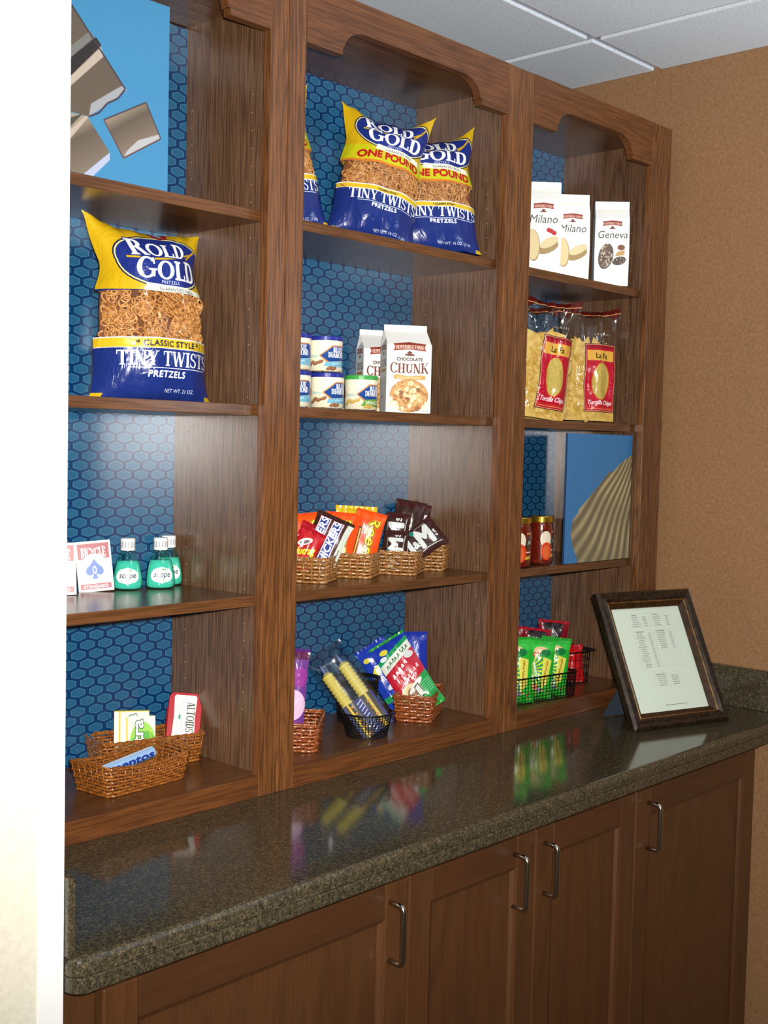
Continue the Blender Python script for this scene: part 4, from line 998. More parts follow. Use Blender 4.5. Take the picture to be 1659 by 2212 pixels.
# ------------------------------------------------------------------ wicker baskets
def basket(label, W, L, H, loc, yaw, mat, flare=1.12, rows=8, stakes=22, wave=0.0, cat='basket'):
    """woven basket: upright stakes, strands passing in front of and behind them, twisted rim, floor"""
    t = thing('wicker_basket', label, cat, loc, yaw); rc = min(W, L)*0.09
    def per(s, f):                                         # rounded rectangle perimeter, s in 0..1
        w, l = W/2*f, L/2*f; st = [(l-rc, -w, 1, 0), ]
        segs = [('l', (-l+rc, -w), (l-rc, -w)), ('a', (l-rc, -w+rc), -90), ('l', (l, -w+rc), (l, w-rc)), ('a', (l-rc, w-rc), 0), ('l', (l-rc, w), (-l+rc, w)), ('a', (-l+rc, w-rc), 90), ('l', (-l, w-rc), (-l, -w+rc)), ('a', (-l+rc, -w+rc), 180)]
        lens = [math.dist(q_[1], q_[2]) if q_[0] == 'l' else rc*PI/2 for q_ in segs]; d = (s % 1)*sum(lens)
        for q_, ln in zip(segs, lens):
            if d <= ln+1e-9:
                k = d/ln
                if q_[0] == 'l':
                    (x0, y0), (x1, y1) = q_[1], q_[2]; nx, ny = (y1-y0)/ln, -(x1-x0)/ln; return x0+(x1-x0)*k, y0+(y1-y0)*k, nx, ny
                a = rad(q_[2]+90*k); return q_[1][0]+rc*math.cos(a), q_[1][1]+rc*math.sin(a), math.cos(a), math.sin(a)
            d -= ln
        return l, 0, 1, 0
    N = stakes*2; r = H/rows*0.47; am = r*0.75
    hz = lambda s, z: z+wave*(z/H)*math.cos(4*PI*s+0.9)
    wv = MB(); sm = MB(); R = random.Random(int(W*1e5+L*1e4))
    for k in range(rows):
        z = r+(H-2*r)*k/(rows-1); f = 1+(flare-1)*z/H; path = []; rr = []
        for i in range(N*2):
            s = i/(N*2); x, y, nx, ny = per(s, f); o = am*math.cos(PI*(i/2)+PI*(k % 2)) + R.uniform(-0.15, 0.15)*r
            path.append((x+nx*o, y+ny*o, hz(s, z)+R.uniform(-0.12, 0.12)*r)); rr.append(r*R.uniform(0.85, 1.08))
        wv.tube(path, rr, 6, True)
    wv.build('weave', mat, t, smooth=True, kind='stuff')
    for i in range(N):
        s = (i+0.0)/N; x0, y0, nx, ny = per(s, 1.0); x1, y1, _, _ = per(s, flare); sm.tube([(x0, y0, 0.001), (x1, y1, hz(s, H))], r*0.55, 5)
    sm.build('stakes', mat, t, smooth=True, kind='stuff')
    rm = MB()
    for ph in (0, PI):
        path = []
        for i in range(N*3):
            s = i/(N*3); x, y, nx, ny = per(s, flare); a = 2*PI*i/6+ph; path.append((x+nx*r*0.5*math.cos(a), y+ny*r*0.5*math.cos(a), hz(s, H)+r*0.5*math.sin(a)))
        rm.tube(path, r*0.58, 6, True)
    rm.build('rim', mat, t, smooth=True)
    ring = lambda f, z: [(per(i/32, f)[0], per(i/32, f)[1], z) for i in range(32)]
    fl_ = MB(); fl_.loft([ring(0.97, 0.0006), ring(0.97, 0.004)]); fl_.build('basket_floor', M['wicker_in'], t)
    bt = MB(); bt.tube([(per(i/64, 1.0)[0], per(i/64, 1.0)[1], r*0.8) for i in range(64)], r*0.9, 6, True); bt.build('foot_band', mat, t, smooth=True)
    return t
zb = ZR+0.0003
basket('brown wicker basket with a wavy rim at the shelf front, holding a mint roll', 0.088, 0.172, 0.050, (-0.283, 0.113, zb), 6, M['wicker_brown'], 1.14, 9, 18, 0.006)
basket('brown wicker basket at the back, holding the gum packs and the red mint tin', 0.085, 0.185, 0.054, (-0.182, 0.214, zb), -13, M['wicker_brown'], 1.10, 9, 18, 0.0)
zs = 1.2793
BS = [((0.168, 0.142), 'tan wicker basket holding the brown and red candy bars, beside the oak stile', 0.092), ((0.300, 0.148), 'tan wicker basket holding orange candy packs, second along its shelf', 0.080),
      ((0.432, 0.138), 'tan wicker basket holding brown candy packs, third along its shelf', 0.095), ((0.548, 0.160), 'tan wicker basket nearest the side panel, brown candy pack spilling over it', 0.070)]
for (x, y), lb, L in BS: basket(lb, 0.088, L, 0.050, (x, y, zs), 30, M['wicker_tan'], 1.08, 7, 11)
basket('russet wicker basket with blue and red candy pouches on the bottom middle shelf', 0.075, 0.135, 0.058, (0.500, 0.128, zb), 30, M['wicker_red'], 1.12, 8, 13)
basket('russet wicker basket mostly hidden behind the oak stile on the bottom shelf', 0.088, 0.120, 0.056, (0.118, 0.120, zb), 40, M['wicker_red'], 1.12, 8, 13)

# ------------------------------------------------------------------ flat packs
def pack(name, label, W, H, T, loc, yaw, lean, tilt, mat, cat='candy pack', group=None, back=None, seed=3, wr=0.0022, base=0.0, part='wrapper'):
    fr, bk, _ = bag_parts(W, H, T, base=base, topf=0.16, botf=0.14, nu=14, nv=20, seed=seed, wr=wr, pinch=0.06)
    t = thing(name, label, cat, loc, yaw, lean, tilt, group)
    fr.build('printed_front', mat, t, smooth=True); bk.build('wrapper_back', back or M['carton_white'], t, smooth=True)
    # crimped end seals
    n = 22
    for z in (0.0, H):
        m = MB(); pts = [(-W/2+W*i/n, 0.0009*(1 if i % 2 else -1)+(wr*0.4*math.sin(i)), z) for i in range(n+1)]; e = 0.006 if z else -0.006
        m.v = pts+[(x, y, z+e) for x, y, z in pts]
        for i in range(n): m.face([i, i+1, n+2+i, n+1+i])
        m.build('crimped_end', back or M['carton_white'], t)
    return t
def snick():
    P = Paint(200, 300, (62, 34, 24)); P.rect(170, 0, 200, 300, (206, 212, 200)); P.line([(184, 150), (186, 90), (198, 60)], 3, (60, 60, 60))
    for x in (52, 124):
        P.rect(x-30, 10, x+30, 290, (226, 150, 160)); P.rect(x-27, 12, x+27, 288, (246, 246, 250)); P.rect(x-23, 16, x+23, 284, (40, 56, 140))
        P.text('SNICKERS', x+17, 150, 36, (244, 246, 252), sx=1.16, shear=0.15, rot=90, bold=2)
    return P
def redD():
    P = Paint(200, 260, (178, 22, 40)); P.poly([(120, 150), (200, 130), (200, 230), (130, 240)], (70, 30, 26)); P.line([(0, 190), (60, 210), (110, 240), (150, 250)], 6, (232, 190, 190))
    P.text('D', 150, 160, 60, (60, 76, 150), bold=4, rot=60, out=[(6, (246, 246, 250))]); P.ell(180, 130, 22, 14, (240, 236, 236)); P.ell(30, 70, 46, 20, (230, 226, 220), 1, 20); return P
def redY():
    P = Paint(200, 260, (190, 30, 40)); P.rect(0, 0, 200, 70, (206, 60, 34)); P.ell(70, 180, 60, 24, (232, 228, 220), 1, 30); P.ell(70, 176, 40, 12, (120, 110, 110), 1, 30)
    P.text('Nutrag', 96, 96, 48, (244, 212, 40), sx=0.9, shear=0.25, rot=20, bold=3, out=[(3, (120, 40, 20))]); return P
def orange():
    P = Paint(220, 330, (232, 78, 22)); P.rect(40, 40, 66, 250, (104, 48, 20)); P.rect(48, 50, 58, 240, (216, 180, 70))
    P.text("Reese's", 112, 168, 74, (246, 216, 50), sx=1.0, shear=0.25, rot=-90, bold=2, out=[(7, (222, 206, 40)), (5, (96, 66, 20))]); P.rect(0, 300, 220, 330, (240, 92, 26)); return P
def yellow():
    P = Paint(240, 200, (236, 200, 24)); P.text("BUTTERFINGER", 120, 40, 40, (40, 70, 150), sx=0.55, bold=3); P.rect(0, 180, 240, 200, (220, 190, 30)); return P
def mbrown(k):
    P = Paint(200, 320, (58, 34, 30)); W_ = (216, 220, 218)
    if k == 0:
        P.text("S", 90, 210, 90, W_, rot=90, sx=1.3, bold=7); P.text("'", 90, 150, 60, W_, rot=90, bold=5); P.ell(100, 150, 60, 26, (96, 50, 54)); P.text('M', 150, 70, 110, W_, rot=90, sx=0.9, bold=8)
    elif k == 1: P.text('M', 170, 210, 130, W_, rot=90, sx=0.9, bold=12); P.text('&', 150, 100, 60, W_, rot=90, bold=4)
    else:
        P.text('M', 150, 60, 116, W_, rot=90, sx=0.9, bold=9); P.text('&', 130, 140, 44, W_, rot=90, bold=3); P.text('M', 150, 220, 116, W_, rot=90, sx=0.9, bold=9); P.text('S', 130, 300, 44, W_, rot=90, bold=3)
        P.line([(166, 0), (172, 120), (162, 200), (174, 320)], 5, W_); P.ell(24, 90, 18, 15, (60, 110, 170)); P.ell(30, 160, 18, 15, (40, 130, 110)); P.ell(20, 40, 16, 14, (190, 40, 50)); [P.rect(14, 190+9*i, 24, 195+9*i, W_, 0.6) for i in range(10)]
    P.rect(0, 304, 200, 320, (70, 26, 28)); return P
pm = {n: print_mat('pack_'+n, f, 0.3, 0.25) for n, f in (('snick', snick()), ('redd', redD()), ('redy', redY()), ('orange', orange()), ('yellow', yellow()), ('m0', mbrown(0)), ('m1', mbrown(1)), ('m2', mbrown(2)))}
fo = {n: solid_bag(n+'_wrapper', c) for n, c in (('brown', rgb(62, 34, 28)), ('red', rgb(170, 22, 36)), ('orange', rgb(232, 78, 22)), ('yellow', rgb(232, 196, 26)), ('blue', rgb(30, 50, 160)), ('green', rgb(40, 150, 50)), ('purple', rgb(90, 40, 120)))}
pack('candy_pack', 'brown candy pack with blue and white lettering, leaning in the first basket', 0.082, 0.112, 0.016, (0.172, 0.138, 1.304), -44, 14, 24, pm['snick'], back=fo['brown'])
pack('candy_pack', 'red candy pack with a blue letter, next to the oak stile', 0.064, 0.105, 0.014, (0.146, 0.164, 1.290), -44, 10, 24, pm['redd'], back=fo['red'], seed=5)
pack('candy_pack', 'red candy pack with yellow lettering, low beside the oak stile', 0.052, 0.078, 0.012, (0.124, 0.136, 1.310), -44, 12, 26, pm['redy'], back=fo['red'], seed=6)
pack('candy_pack', 'orange candy pack at the back, its top edge just above the red pack', 0.072, 0.118, 0.014, (0.228, 0.198, 1.290), -42, 8, -6, pm['orange'], back=fo['orange'], seed=7)
pack('candy_pack', 'orange candy pack between the brown bar and the front orange pack', 0.066, 0.122, 0.014, (0.268, 0.166, 1.288), -44, 8, 4, pm['orange'], back=fo['orange'], seed=8)
pack('candy_pack', 'orange candy pack in front with its whole yellow name showing', 0.066, 0.128, 0.014, (0.304, 0.142, 1.288), -44, 8, 14, pm['orange'], back=fo['orange'], seed=9)
pack('candy_pack', 'yellow candy pack with a wavy top peeking out behind the orange packs', 0.092, 0.118, 0.014, (0.366, 0.212, 1.300), -45, 4, 2, pm['yellow'], back=fo['yellow'], seed=10, wr=0.006)
pack('candy_pack', 'brown candy pack standing tallest, a big silver S near its top', 0.070, 0.142, 0.016, (0.476, 0.172, 1.290), -46, 8, 9, pm['m0'], back=fo['brown'], seed=11)
pack('candy_pack', 'brown candy pack with striped silver letter, behind right against the side panel', 0.062, 0.128, 0.016, (0.535, 0.186, 1.292), -46, 8, 4, pm['m1'], back=fo['brown'], seed=12)
pack('candy_pack', 'brown candy pack standing behind the orange pack, white letters up its side', 0.056, 0.118, 0.016, (0.424, 0.150, 1.288), -46, 8, 6, pm['m2'], back=fo['brown'], seed=13)
pack('candy_pack', 'brown candy pack lying slanted across the two right tan baskets', 0.074, 0.108, 0.020, (0.438, 0.145, 1.312), -46, 20, 52, pm['m2'], back=fo['brown'], seed=14)
pack('candy_pack', 'brown candy pack low at the front left of the third tan basket', 0.052, 0.082, 0.016, (0.398, 0.120, 1.288), -46, 12, 4, pm['m2'], back=fo['brown'], seed=15)

# gum, tin, mint roll on the bottom left shelf
def gum_design():
    P = Paint(240, 250, (238, 244, 214)); P.rect(0, 0, 18, 250, (250, 250, 236)); P.rect(34, 0, 44, 250, (222, 190, 40)); P.ell(150, 110, 90, 110, (150, 210, 70)); P.ell(180, 90, 60, 80, (84, 180, 40)); P.ell(100, 80, 44, 60, (110, 196, 60))
    P.text('extra', 152, 116, 74, (250, 252, 248), sx=1.0, rot=90, bold=3, out=[(5, (40, 90, 50))]); P.line([(206, 70), (200, 90), (210, 106), (200, 122), (210, 140), (200, 156), (208, 176)], 4, (220, 200, 50)); return P
mg = print_mat('gum_pack', gum_design(), 0.4)
def slim_box(name, label, W, H, d, loc, yaw, lean, tilt, mat, side, cat):
    t = thing(name, label, cat, loc, yaw, lean, tilt); m = MB(); m.box(-W/2, W/2, 0, d, 0, H); m.mi = [1, 1, 0, 1, 1, 1]; m.uv[2] = [(0, 0), (1, 0), (1, 1), (0, 1)]
    m.build('pack_body', [mat, side], t, bevel=0.001); f = MB(); f.box(-W/2, W/2, -0.0006, 0.0, H*0.985, H); f.build('pack_flap', side, t); return t
mgs = plain('pale_green_card', rgb(232, 238, 206), 0.4); mgy = plain('yellow_card', rgb(226, 206, 60), 0.4)
slim_box('gum_pack', 'green and white gum pack in front, standing in the rear wicker basket', 0.062, 0.086, 0.009, (-0.2085, 0.196, 0.9605), -36, 3, -1, mg, mgs, 'gum')
slim_box('gum_pack', 'yellow edged gum pack just behind the green and white one', 0.064, 0.086, 0.009, (-0.218, 0.206, 0.9705), -36, 2, 0, mg, mgy, 'gum')
def tin_design():
    P = Paint(220, 320, (178, 28, 40)); c = [(36, 30), (46, 18), (174, 18), (184, 30), (178, 160), (184, 290), (174, 302), (46, 302), (36, 290), (42, 160)]
    P.poly(c, (240, 238, 226)); P.text('ALTOIDS', 122, 160, 52, (58, 62, 56), 'serif', 0.74, rot=-90); P.ell(78, 160, 7, 18, (60, 150, 130)); P.line([(90, 60), (90, 260)], 1.5, (150, 150, 150)); P.line([(62, 80), (62, 240)], 1.5, (160, 150, 190)); return P
mt = print_mat('mint_tin_lid', tin_design(), 0.3); mts = plain('red_tin', rgb(178, 28, 40), 0.3, 0.3)
def tin(label, loc, yaw, lean, tilt):
    t = thing('mint_tin', label, 'tin', loc, yaw, lean, tilt); W, H, d, r = 0.064, 0.095, 0.020, 0.012
    def rr(ins, y): 
        p = []; w, h = W/2-ins, H/2-ins; q = max(r-ins, 0.001)
        for cx, cz, a0 in ((w-q, h-q, 0), (-w+q, h-q, 90), (-w+q, -h+q, 180), (w-q, -h+q, 270)):
            p += [(cx+q*math.cos(rad(a0+22.5*i)), y, H/2+cz+q*math.sin(rad(a0+22.5*i))) for i in range(5)]
        return p
    m = MB(); m.loft([rr(0.002, 0.009), rr(0.0006, 0.011), rr(0.0006, d-0.001), rr(0.002, d)]); m.build('tin_base', mts, t)
    l = MB(); rs = [rr(0.0, 0.0125), rr(0.0, 0.002), rr(0.0012, 0.0)]; l.loft(rs, True, False, False)
    b = len(l.v); l.v += rr(0.0012, 0.0); l.face(list(range(b, b+20)), 1, [((x+W/2)/W, z/H) for x, y, z in rr(0.0012, 0)])
    l.build('tin_lid', [mts, mt], t)
    h = MB(); h.tube([(-W/2-0.0006, 0.0115, H*0.3), (-W/2-0.0006, 0.0115, H*0.7)], 0.0014, 8); h.build('hinge', mts, t); return t
tin('red and white mint tin standing upright in the rear wicker basket', (-0.121, 0.180, 0.988), -34, 24, 6)
def roll_design():
    P = Paint(300, 120, (150, 186, 226)); P.text('mentos', 160, 38, 50, (36, 60, 150), sx=1.2, bold=3); P.rect(0, 0, 300, 14, (60, 96, 170)); P.rect(0, 106, 300, 120, (220, 232, 246)); return P
mr = print_mat('mint_roll', roll_design(), 0.3)
def mint_roll(label, loc, rot, L=0.115, r=0.0105):
    t = thing('mint_roll', label, 'candy'); t.matrix_world = Matrix.Translation(loc) @ rot
    m = MB(); n = 20; m.v = [(x, r*math.cos(2*PI*i/n), r*math.sin(2*PI*i/n)) for x in (-L/2, L/2) for i in range(n)]
    for i in range(n):
        i2 = (i+1) % n; f = lambda k: ((k/n)*2) % 1.0; m.face([i, n+i, n+i2, i2], 0, [(0, 1-f(i)), (1, 1-f(i)), (1, 1-f(i)-2/n), (0, 1-f(i)-2/n)])
    m.build('roll_wrapper', mr, t)
    for s in (-1, 1):
        e = MB(); e.loft([[(s*(L/2+dx), q_*math.cos(2*PI*i/n), q_*math.sin(2*PI*i/n)) for i in range(n)] for dx, q_ in ((0, r), (0.0015, r*0.8), (0.001, r*0.1))]); e.build('twisted_end', solid_bag('silver_blue_foil', rgb(120, 150, 200)), t)
    return t
mint_roll('pale blue mint roll lying in the front wicker basket', (-0.286, 0.122, 0.991), Matrix.Rotation(rad(5), 4, 'Z') @ Matrix.Rotation(rad(-7), 4, 'Y') @ Matrix.Rotation(rad(90), 4, 'X'))

# ------------------------------------------------------------------ wire baskets on the bottom shelves
def wire_basket(label, outline, z0, H, flare, loc, yaw, nv=44, nr=9, flange=0.0, r=0.0007):
    """outline(s) gives a point and outward normal; upright wires, rings, thick rim"""
    t = thing('wire_basket', label, 'basket', loc, yaw)
    p = lambda s, z: (lambda q_: (q_[0]*(1+(flare-1)*z/H), q_[1]*(1+(flare-1)*z/H), z))(outline(s))
    m = MB()
    for i in range(nv): m.tube([p(i/nv, 0.001), p(i/nv, H)], r, 4)
    for k in range(1, nr): m.tube([p(i/48, H*k/nr) for i in range(48)], r, 4, True)
    for i in range(11):
        a, b = p(0.25*i/10+0.0, 0.0015), p(0.75-0.25*i/10, 0.0015); m.tube([a, b], r, 4)
    m.build('wire_mesh', M['black_wire'], t, kind='stuff')
    for nm, z, rr in (('rim', H, 0.0019), ('base_ring', 0.002, 0.0016)):
        m = MB(); m.tube([p(i/48, z) for i in range(48)], rr, 8, True); m.build(nm, M['black_wire'], t, smooth=True)
    if flange:
        m = MB(); a = [p(i/48, H) for i in range(48)]; b = [(x*(1+flange), y*(1+flange), H+0.003) for x, y, z in a]
        m.loft([a, b, [(x, y, z+0.0015) for x, y, z in b], [(x, y, z+0.0015) for x, y, z in a], a], True, False, False); m.build('flange', M['black_wire'], t)
    return t
circ = lambda rr: (lambda s: (rr*math.cos(2*PI*s), rr*math.sin(2*PI*s)))
def rrect(w, l, rc):
    def f(s):
        n = 8; pts = []
        for cx, cy, a0 in ((w-rc, l-rc, 0), (-w+rc, l-rc, 90), (-w+rc, -l+rc, 180), (w-rc, -l+rc, 270)): pts += [(cx+rc*math.cos(rad(a0+90*i/n)), cy+rc*math.sin(rad(a0+90*i/n))) for i in range(n+1)]
        pts.append(pts[0]); ds = [0]
        for a, b in zip(pts[:-1], pts[1:]): ds.append(ds[-1]+math.dist(a, b))
        d = (s % 1)*ds[-1]; k = max(i for i in range(len(ds)-1) if ds[i] <= d+1e-12); u = (d-ds[k])/max(ds[k+1]-ds[k], 1e-9)
        return pts[k][0]+(pts[k+1][0]-pts[k][0])*u, pts[k][1]+(pts[k+1][1]-pts[k][1])*u
    return f
wire_basket('round black wire basket holding the yellow ribbed sticks', circ(0.042), 0, 0.050, 1.28, (0.283, 0.082, zb), 0)
wire_basket('taller black wire basket standing behind the yellow ribbed sticks', circ(0.040), 0, 0.092, 1.2, (0.362, 0.190, zb), 0, flange=0.10)
wire_basket('rectangular black wire basket holding green candy bags by the oak stile', rrect(0.105, 0.052, 0.014), 0, 0.062, 1.06, (0.858, 0.080, zb), -8, 60, 8)
wire_basket('flanged black wire basket holding a red pack, behind the picture frame', rrect(0.050, 0.05, 0.016), 0, 0.082, 1.08, (1.095, 0.150, zb), -10, 22, 4, flange=0.22)

# clear wrapped pair of ribbed sticks
def ribbed(label, loc, rot):
    t = thing('wrapped_sticks', label, 'candy pack'); t.matrix_world = Matrix.Translation(loc) @ rot
    yl = plain('yellow_ribbed_plastic', rgb(232, 214, 104), 0.3); mtop = plain('pale_blue_tip', rgb(120, 130, 190), 0.3)
    for sx in (-0.021, 0.021):
        prof = [(0.004, 0.045)]
        for k in range(13): prof += [(0.0112, 0.05+0.0088*k), (0.0130, 0.05+0.0088*k+0.0016), (0.0130, 0.05+0.0088*k+0.0058), (0.0112, 0.05+0.0088*k+0.0074)]
        prof += [(0.006, 0.168), (0.0, 0.169)]
        m = MB(); m.lathe(prof, 16, (sx, 0), cap1=False); m.build('ribbed_stick', yl, t)
        m = MB(); m.lathe([(0.0035, 0.169), (0.003, 0.182), (0.0012, 0.19)], 10, (sx, 0)); m.build('tip', mtop, t, smooth=True)
    P = Paint(160, 160, (40, 50, 120)); P.rect(10, 0, 60, 160, (70, 60, 40)); P.rect(100, 0, 150, 160, (70, 60, 40)); P.rect(22, 0, 32, 160, (220, 190, 60)); P.rect(118, 0, 132, 160, (220, 190, 60))
    for i in range(9): P.line([(66, 10+16*i), (94, 20+16*i)], 4, (230, 230, 240)); P.ell(40+(i % 2)*80, 14+16*i, 8, 5, (210, 140, 50))
    m = MB(); w = 0.036
    m.v = [(-w, -0.0135, 0.004), (w, -0.0135, 0.004), (w, -0.0135, 0.085), (-w, -0.0135, 0.085), (-w, -0.0128, 0.004), (w, -0.0128, 0.004), (w, -0.0128, 0.085), (-w, -0.0128, 0.085)]
    m.face([0, 1, 2, 3], 0, [(0, 0), (1, 0), (1, 1), (0, 1)]); m.face([7, 6, 5, 4], 0, [(0, 1), (1, 1), (1, 0), (0, 0)]); m.build('printed_card', print_mat('stick_card', P, 0.3), t)
    fr, bk, _ = bag_parts(0.094, 0.215, 0.034, base=0.0, topf=0.12, botf=0.08, nu=14, nv=22, seed=9, wr=0.003, pinch=0.04)
    fr.v += []; b = len(fr.v); fr.v += bk.v; fr.f += [tuple(i+b for i in f_) for f_ in bk.f]; fr.mi += bk.mi; fr.uv = {}
    fr.build('clear_wrap', M['film'], t, smooth=True); return t
ribbed('pair of yellow ribbed sticks in clear wrap, leaning in the round wire basket', (0.300, 0.060, 0.958), Matrix.Rotation(rad(-42), 4, 'Z') @ Matrix.Rotation(rad(-24), 4, 'X') @ Matrix.Rotation(rad(-35), 4, 'Y'))

# pouches on the bottom middle shelf
def strokes(P, x0, y0, x1, y1, n, c, t, seed=1):
    R = random.Random(seed)
    for i in range(n):
        x = x0+(x1-x0)*(i+0.5)/n; y = y0+(y1-y0)*(i+0.5)/n; P.line([(x-R.uniform(4, 9), y-R.uniform(6, 14)), (x+R.uniform(-4, 4), y+R.uniform(8, 16)), (x+R.uniform(3, 9), y-R.uniform(4, 12))], t, c)
def pouch_rg():
    P = Paint(220, 400, (30, 56, 170)); P.poly([(0, 300), (220, 360), (220, 384), (0, 326)], (30, 150, 90)); P.poly([(0, 250), (220, 318), (220, 362), (0, 302)], (226, 230, 216)); strokes(P, 30, 280, 200, 336, 8, (60, 110, 90), 5, 2)
    P.poly([(0, 110), (220, 180), (220, 318), (0, 250)], (190, 30, 50)); strokes(P, 30, 216, 150, 270, 5, (246, 240, 236), 8, 3); strokes(P, 60, 160, 200, 220, 6, (240, 200, 200), 7, 4); P.ell(180, 290, 30, 18, (214, 220, 220))
    P.poly([(0, 0), (220, 0), (220, 180), (0, 110)], (36, 150, 70)); P.ell(84, 110, 62, 44, (226, 210, 160)); P.ell(90, 106, 36, 26, (150, 112, 84)); P.ell(120, 130, 60, 14, (230, 226, 224), 1, 24); P.poly([(110, 60), (146, 70), (140, 140), (104, 126)], (60, 70, 60)); P.poly([(114, 66), (140, 74), (134, 132), (108, 120)], (220, 220, 210))
    for i in range(6): P.line([(154, 66+12*i), (210, 78+12*i)], 3, (120, 210, 150))
    P.ell(60, 360, 26, 14, (226, 210, 70)); P.ell(40, 330, 22, 12, (230, 236, 240)); return P
def pouch_blue():
    P = Paint(220, 360, (34, 62, 176)); P.ell(60, 240, 44, 20, (226, 212, 70), 1, 30); P.ell(150, 200, 50, 22, (60, 130, 210), 1, -20); P.ell(110, 260, 40, 14, (230, 238, 246), 1, 20); P.rect(0, 80, 220, 110, (40, 150, 90)); P.ell(40, 310, 24, 12, (226, 212, 70)); P.ell(120, 150, 60, 16, (220, 230, 240), 1, 10); return P
pm2 = {'rg': print_mat('pouch_red_green', pouch_rg(), 0.25, 0.4), 'blue': print_mat('pouch_blue', pouch_blue(), 0.25, 0.4)}
pack('candy_pouch', 'plain blue pouch standing tallest at the back of the russet basket', 0.066, 0.172, 0.016, (0.520, 0.160, 0.958), -47, 6, -2, fo['blue'], 'candy pouch', back=fo['blue'], seed=21)
pack('candy_pouch', 'blue pouch with yellow dabs leaning left over the russet basket', 0.078, 0.170, 0.018, (0.505, 0.158, 0.960), -47, 8, -34, pm2['blue'], 'candy pouch', back=fo['blue'], seed=22, wr=0.005)
pack('candy_pouch', 'red, white and green pouch in front, leaning left in the russet basket', 0.090, 0.172, 0.020, (0.497, 0.100, 0.976), -47, 16, -33, pm2['rg'], 'candy pouch', back=fo['green'], seed=23, wr=0.004)
def purple():
    P = Paint(160, 360, (110, 60, 140)); P.rect(0, 0, 160, 80, (190, 60, 90)); P.ell(110, 150, 50, 60, (226, 190, 220)); P.rect(0, 330, 160, 360, (90, 20, 70)); P.ell(130, 260, 30, 40, (150, 60, 150)); P.rect(0, 0, 160, 40, (190, 50, 40)); return P
pack('candy_pouch', 'purple and pink pouch just showing past the oak stile on the bottom shelf', 0.082, 0.182, 0.018, (0.088, 0.128, 0.962), -42, 6, 4, print_mat('pouch_purple', purple(), 0.25, 0.4), 'candy pouch', back=fo['purple'], seed=24)
def gbag():
    P = Paint(220, 400, (44, 176, 52)); P.rect(0, 330, 220, 372, (60, 190, 70)); P.ell(110, 330, 60, 30, (226, 190, 140)); P.ell(80, 300, 34, 22, (206, 80, 50)); P.ell(150, 318, 40, 26, (28, 120, 60))
    P.ell(110, 190, 74, 120, (40, 150, 80)); 
    for i in range(9): a = rad(-70+i*17); P.poly([(30, 190), (30+130*math.cos(a-0.06), 190+130*math.sin(a-0.06)), (30+130*math.cos(a+0.06), 190+130*math.sin(a+0.06))], (214, 224, 50))
    P.poly([(130, 290), (200, 270), (180, 100), (130, 60)], (222, 220, 90)); strokes(P, 166, 262, 150, 90, 9, (184, 120, 40), 5, 5); strokes(P, 60, 250, 90, 130, 6, (226, 240, 226), 8, 6)
    P.ell(70, 70, 40, 22, (214, 120, 70)); P.ell(120, 50, 30, 18, (170, 150, 190)); P.speck(50, 10, 210, 8, 60, 4, 8, [(28, 120, 40), (110, 210, 60), (220, 90, 60)], 3); return P
mgb = print_mat('green_candy_bag', gbag(), 0.22, 0.4)
def rbag():
    P = Paint(220, 300, (120, 16, 30)); P.ell(110, 280, 70, 70, (30, 16, 18)); strokes(P, 50, 200, 190, 214, 6, (224, 214, 210), 7, 7); strokes(P, 70, 150, 170, 160, 5, (224, 214, 210), 6, 8); P.line([(60, 240), (110, 270), (150, 240)], 5, (190, 200, 190)); return P
mrb = print_mat('dark_red_candy_bag', rbag(), 0.25, 0.4)
pack('candy_bag', 'green candy bag in the rectangular wire basket, half behind the oak stile', 0.076, 0.146, 0.026, (0.780, 0.062, 0.958), -50, 4, -3, mgb, 'candy bag', back=fo['green'], seed=31, base=0.3)
pack('candy_bag', 'green candy bag in the middle of the rectangular wire basket', 0.070, 0.136, 0.026, (0.858, 0.062, 0.958), -50, 4, 4, mgb, 'candy bag', back=fo['green'], seed=32, base=0.3)
pack('candy_bag', 'green candy bag at the right end of the rectangular wire basket', 0.074, 0.132, 0.026, (0.922, 0.066, 0.958), -50, 4, 5, mgb, 'candy bag', back=fo['green'], seed=33, base=0.3)
pack('candy_bag', 'dark red candy bag behind the green bags, next to the oak stile', 0.074, 0.158, 0.018, (0.842, 0.118, 0.958), -50, 2, -6, mrb, 'candy bag', back=fo['red'], seed=34)
pack('candy_bag', 'dark red candy bag behind the gap between two green bags', 0.070, 0.150, 0.018, (0.905, 0.118, 0.958), -50, 2, 6, mrb, 'candy bag', back=fo['red'], seed=35)
pack('candy_bag', 'dark red candy bag standing highest behind the right green bag', 0.078, 0.162, 0.018, (0.985, 0.120, 0.958), -50, 2, 4, mrb, 'candy bag', back=fo['red'], seed=36)
pack('candy_bag', 'bright red candy bag in the flanged wire basket behind the frame', 0.086, 0.086, 0.040, (1.088, 0.128, 0.958), -46, 4, -4, solid_bag('bright_red_foil', rgb(196, 24, 30)), 'candy bag', back=fo['red'], seed=37, base=0.3, wr=0.005)

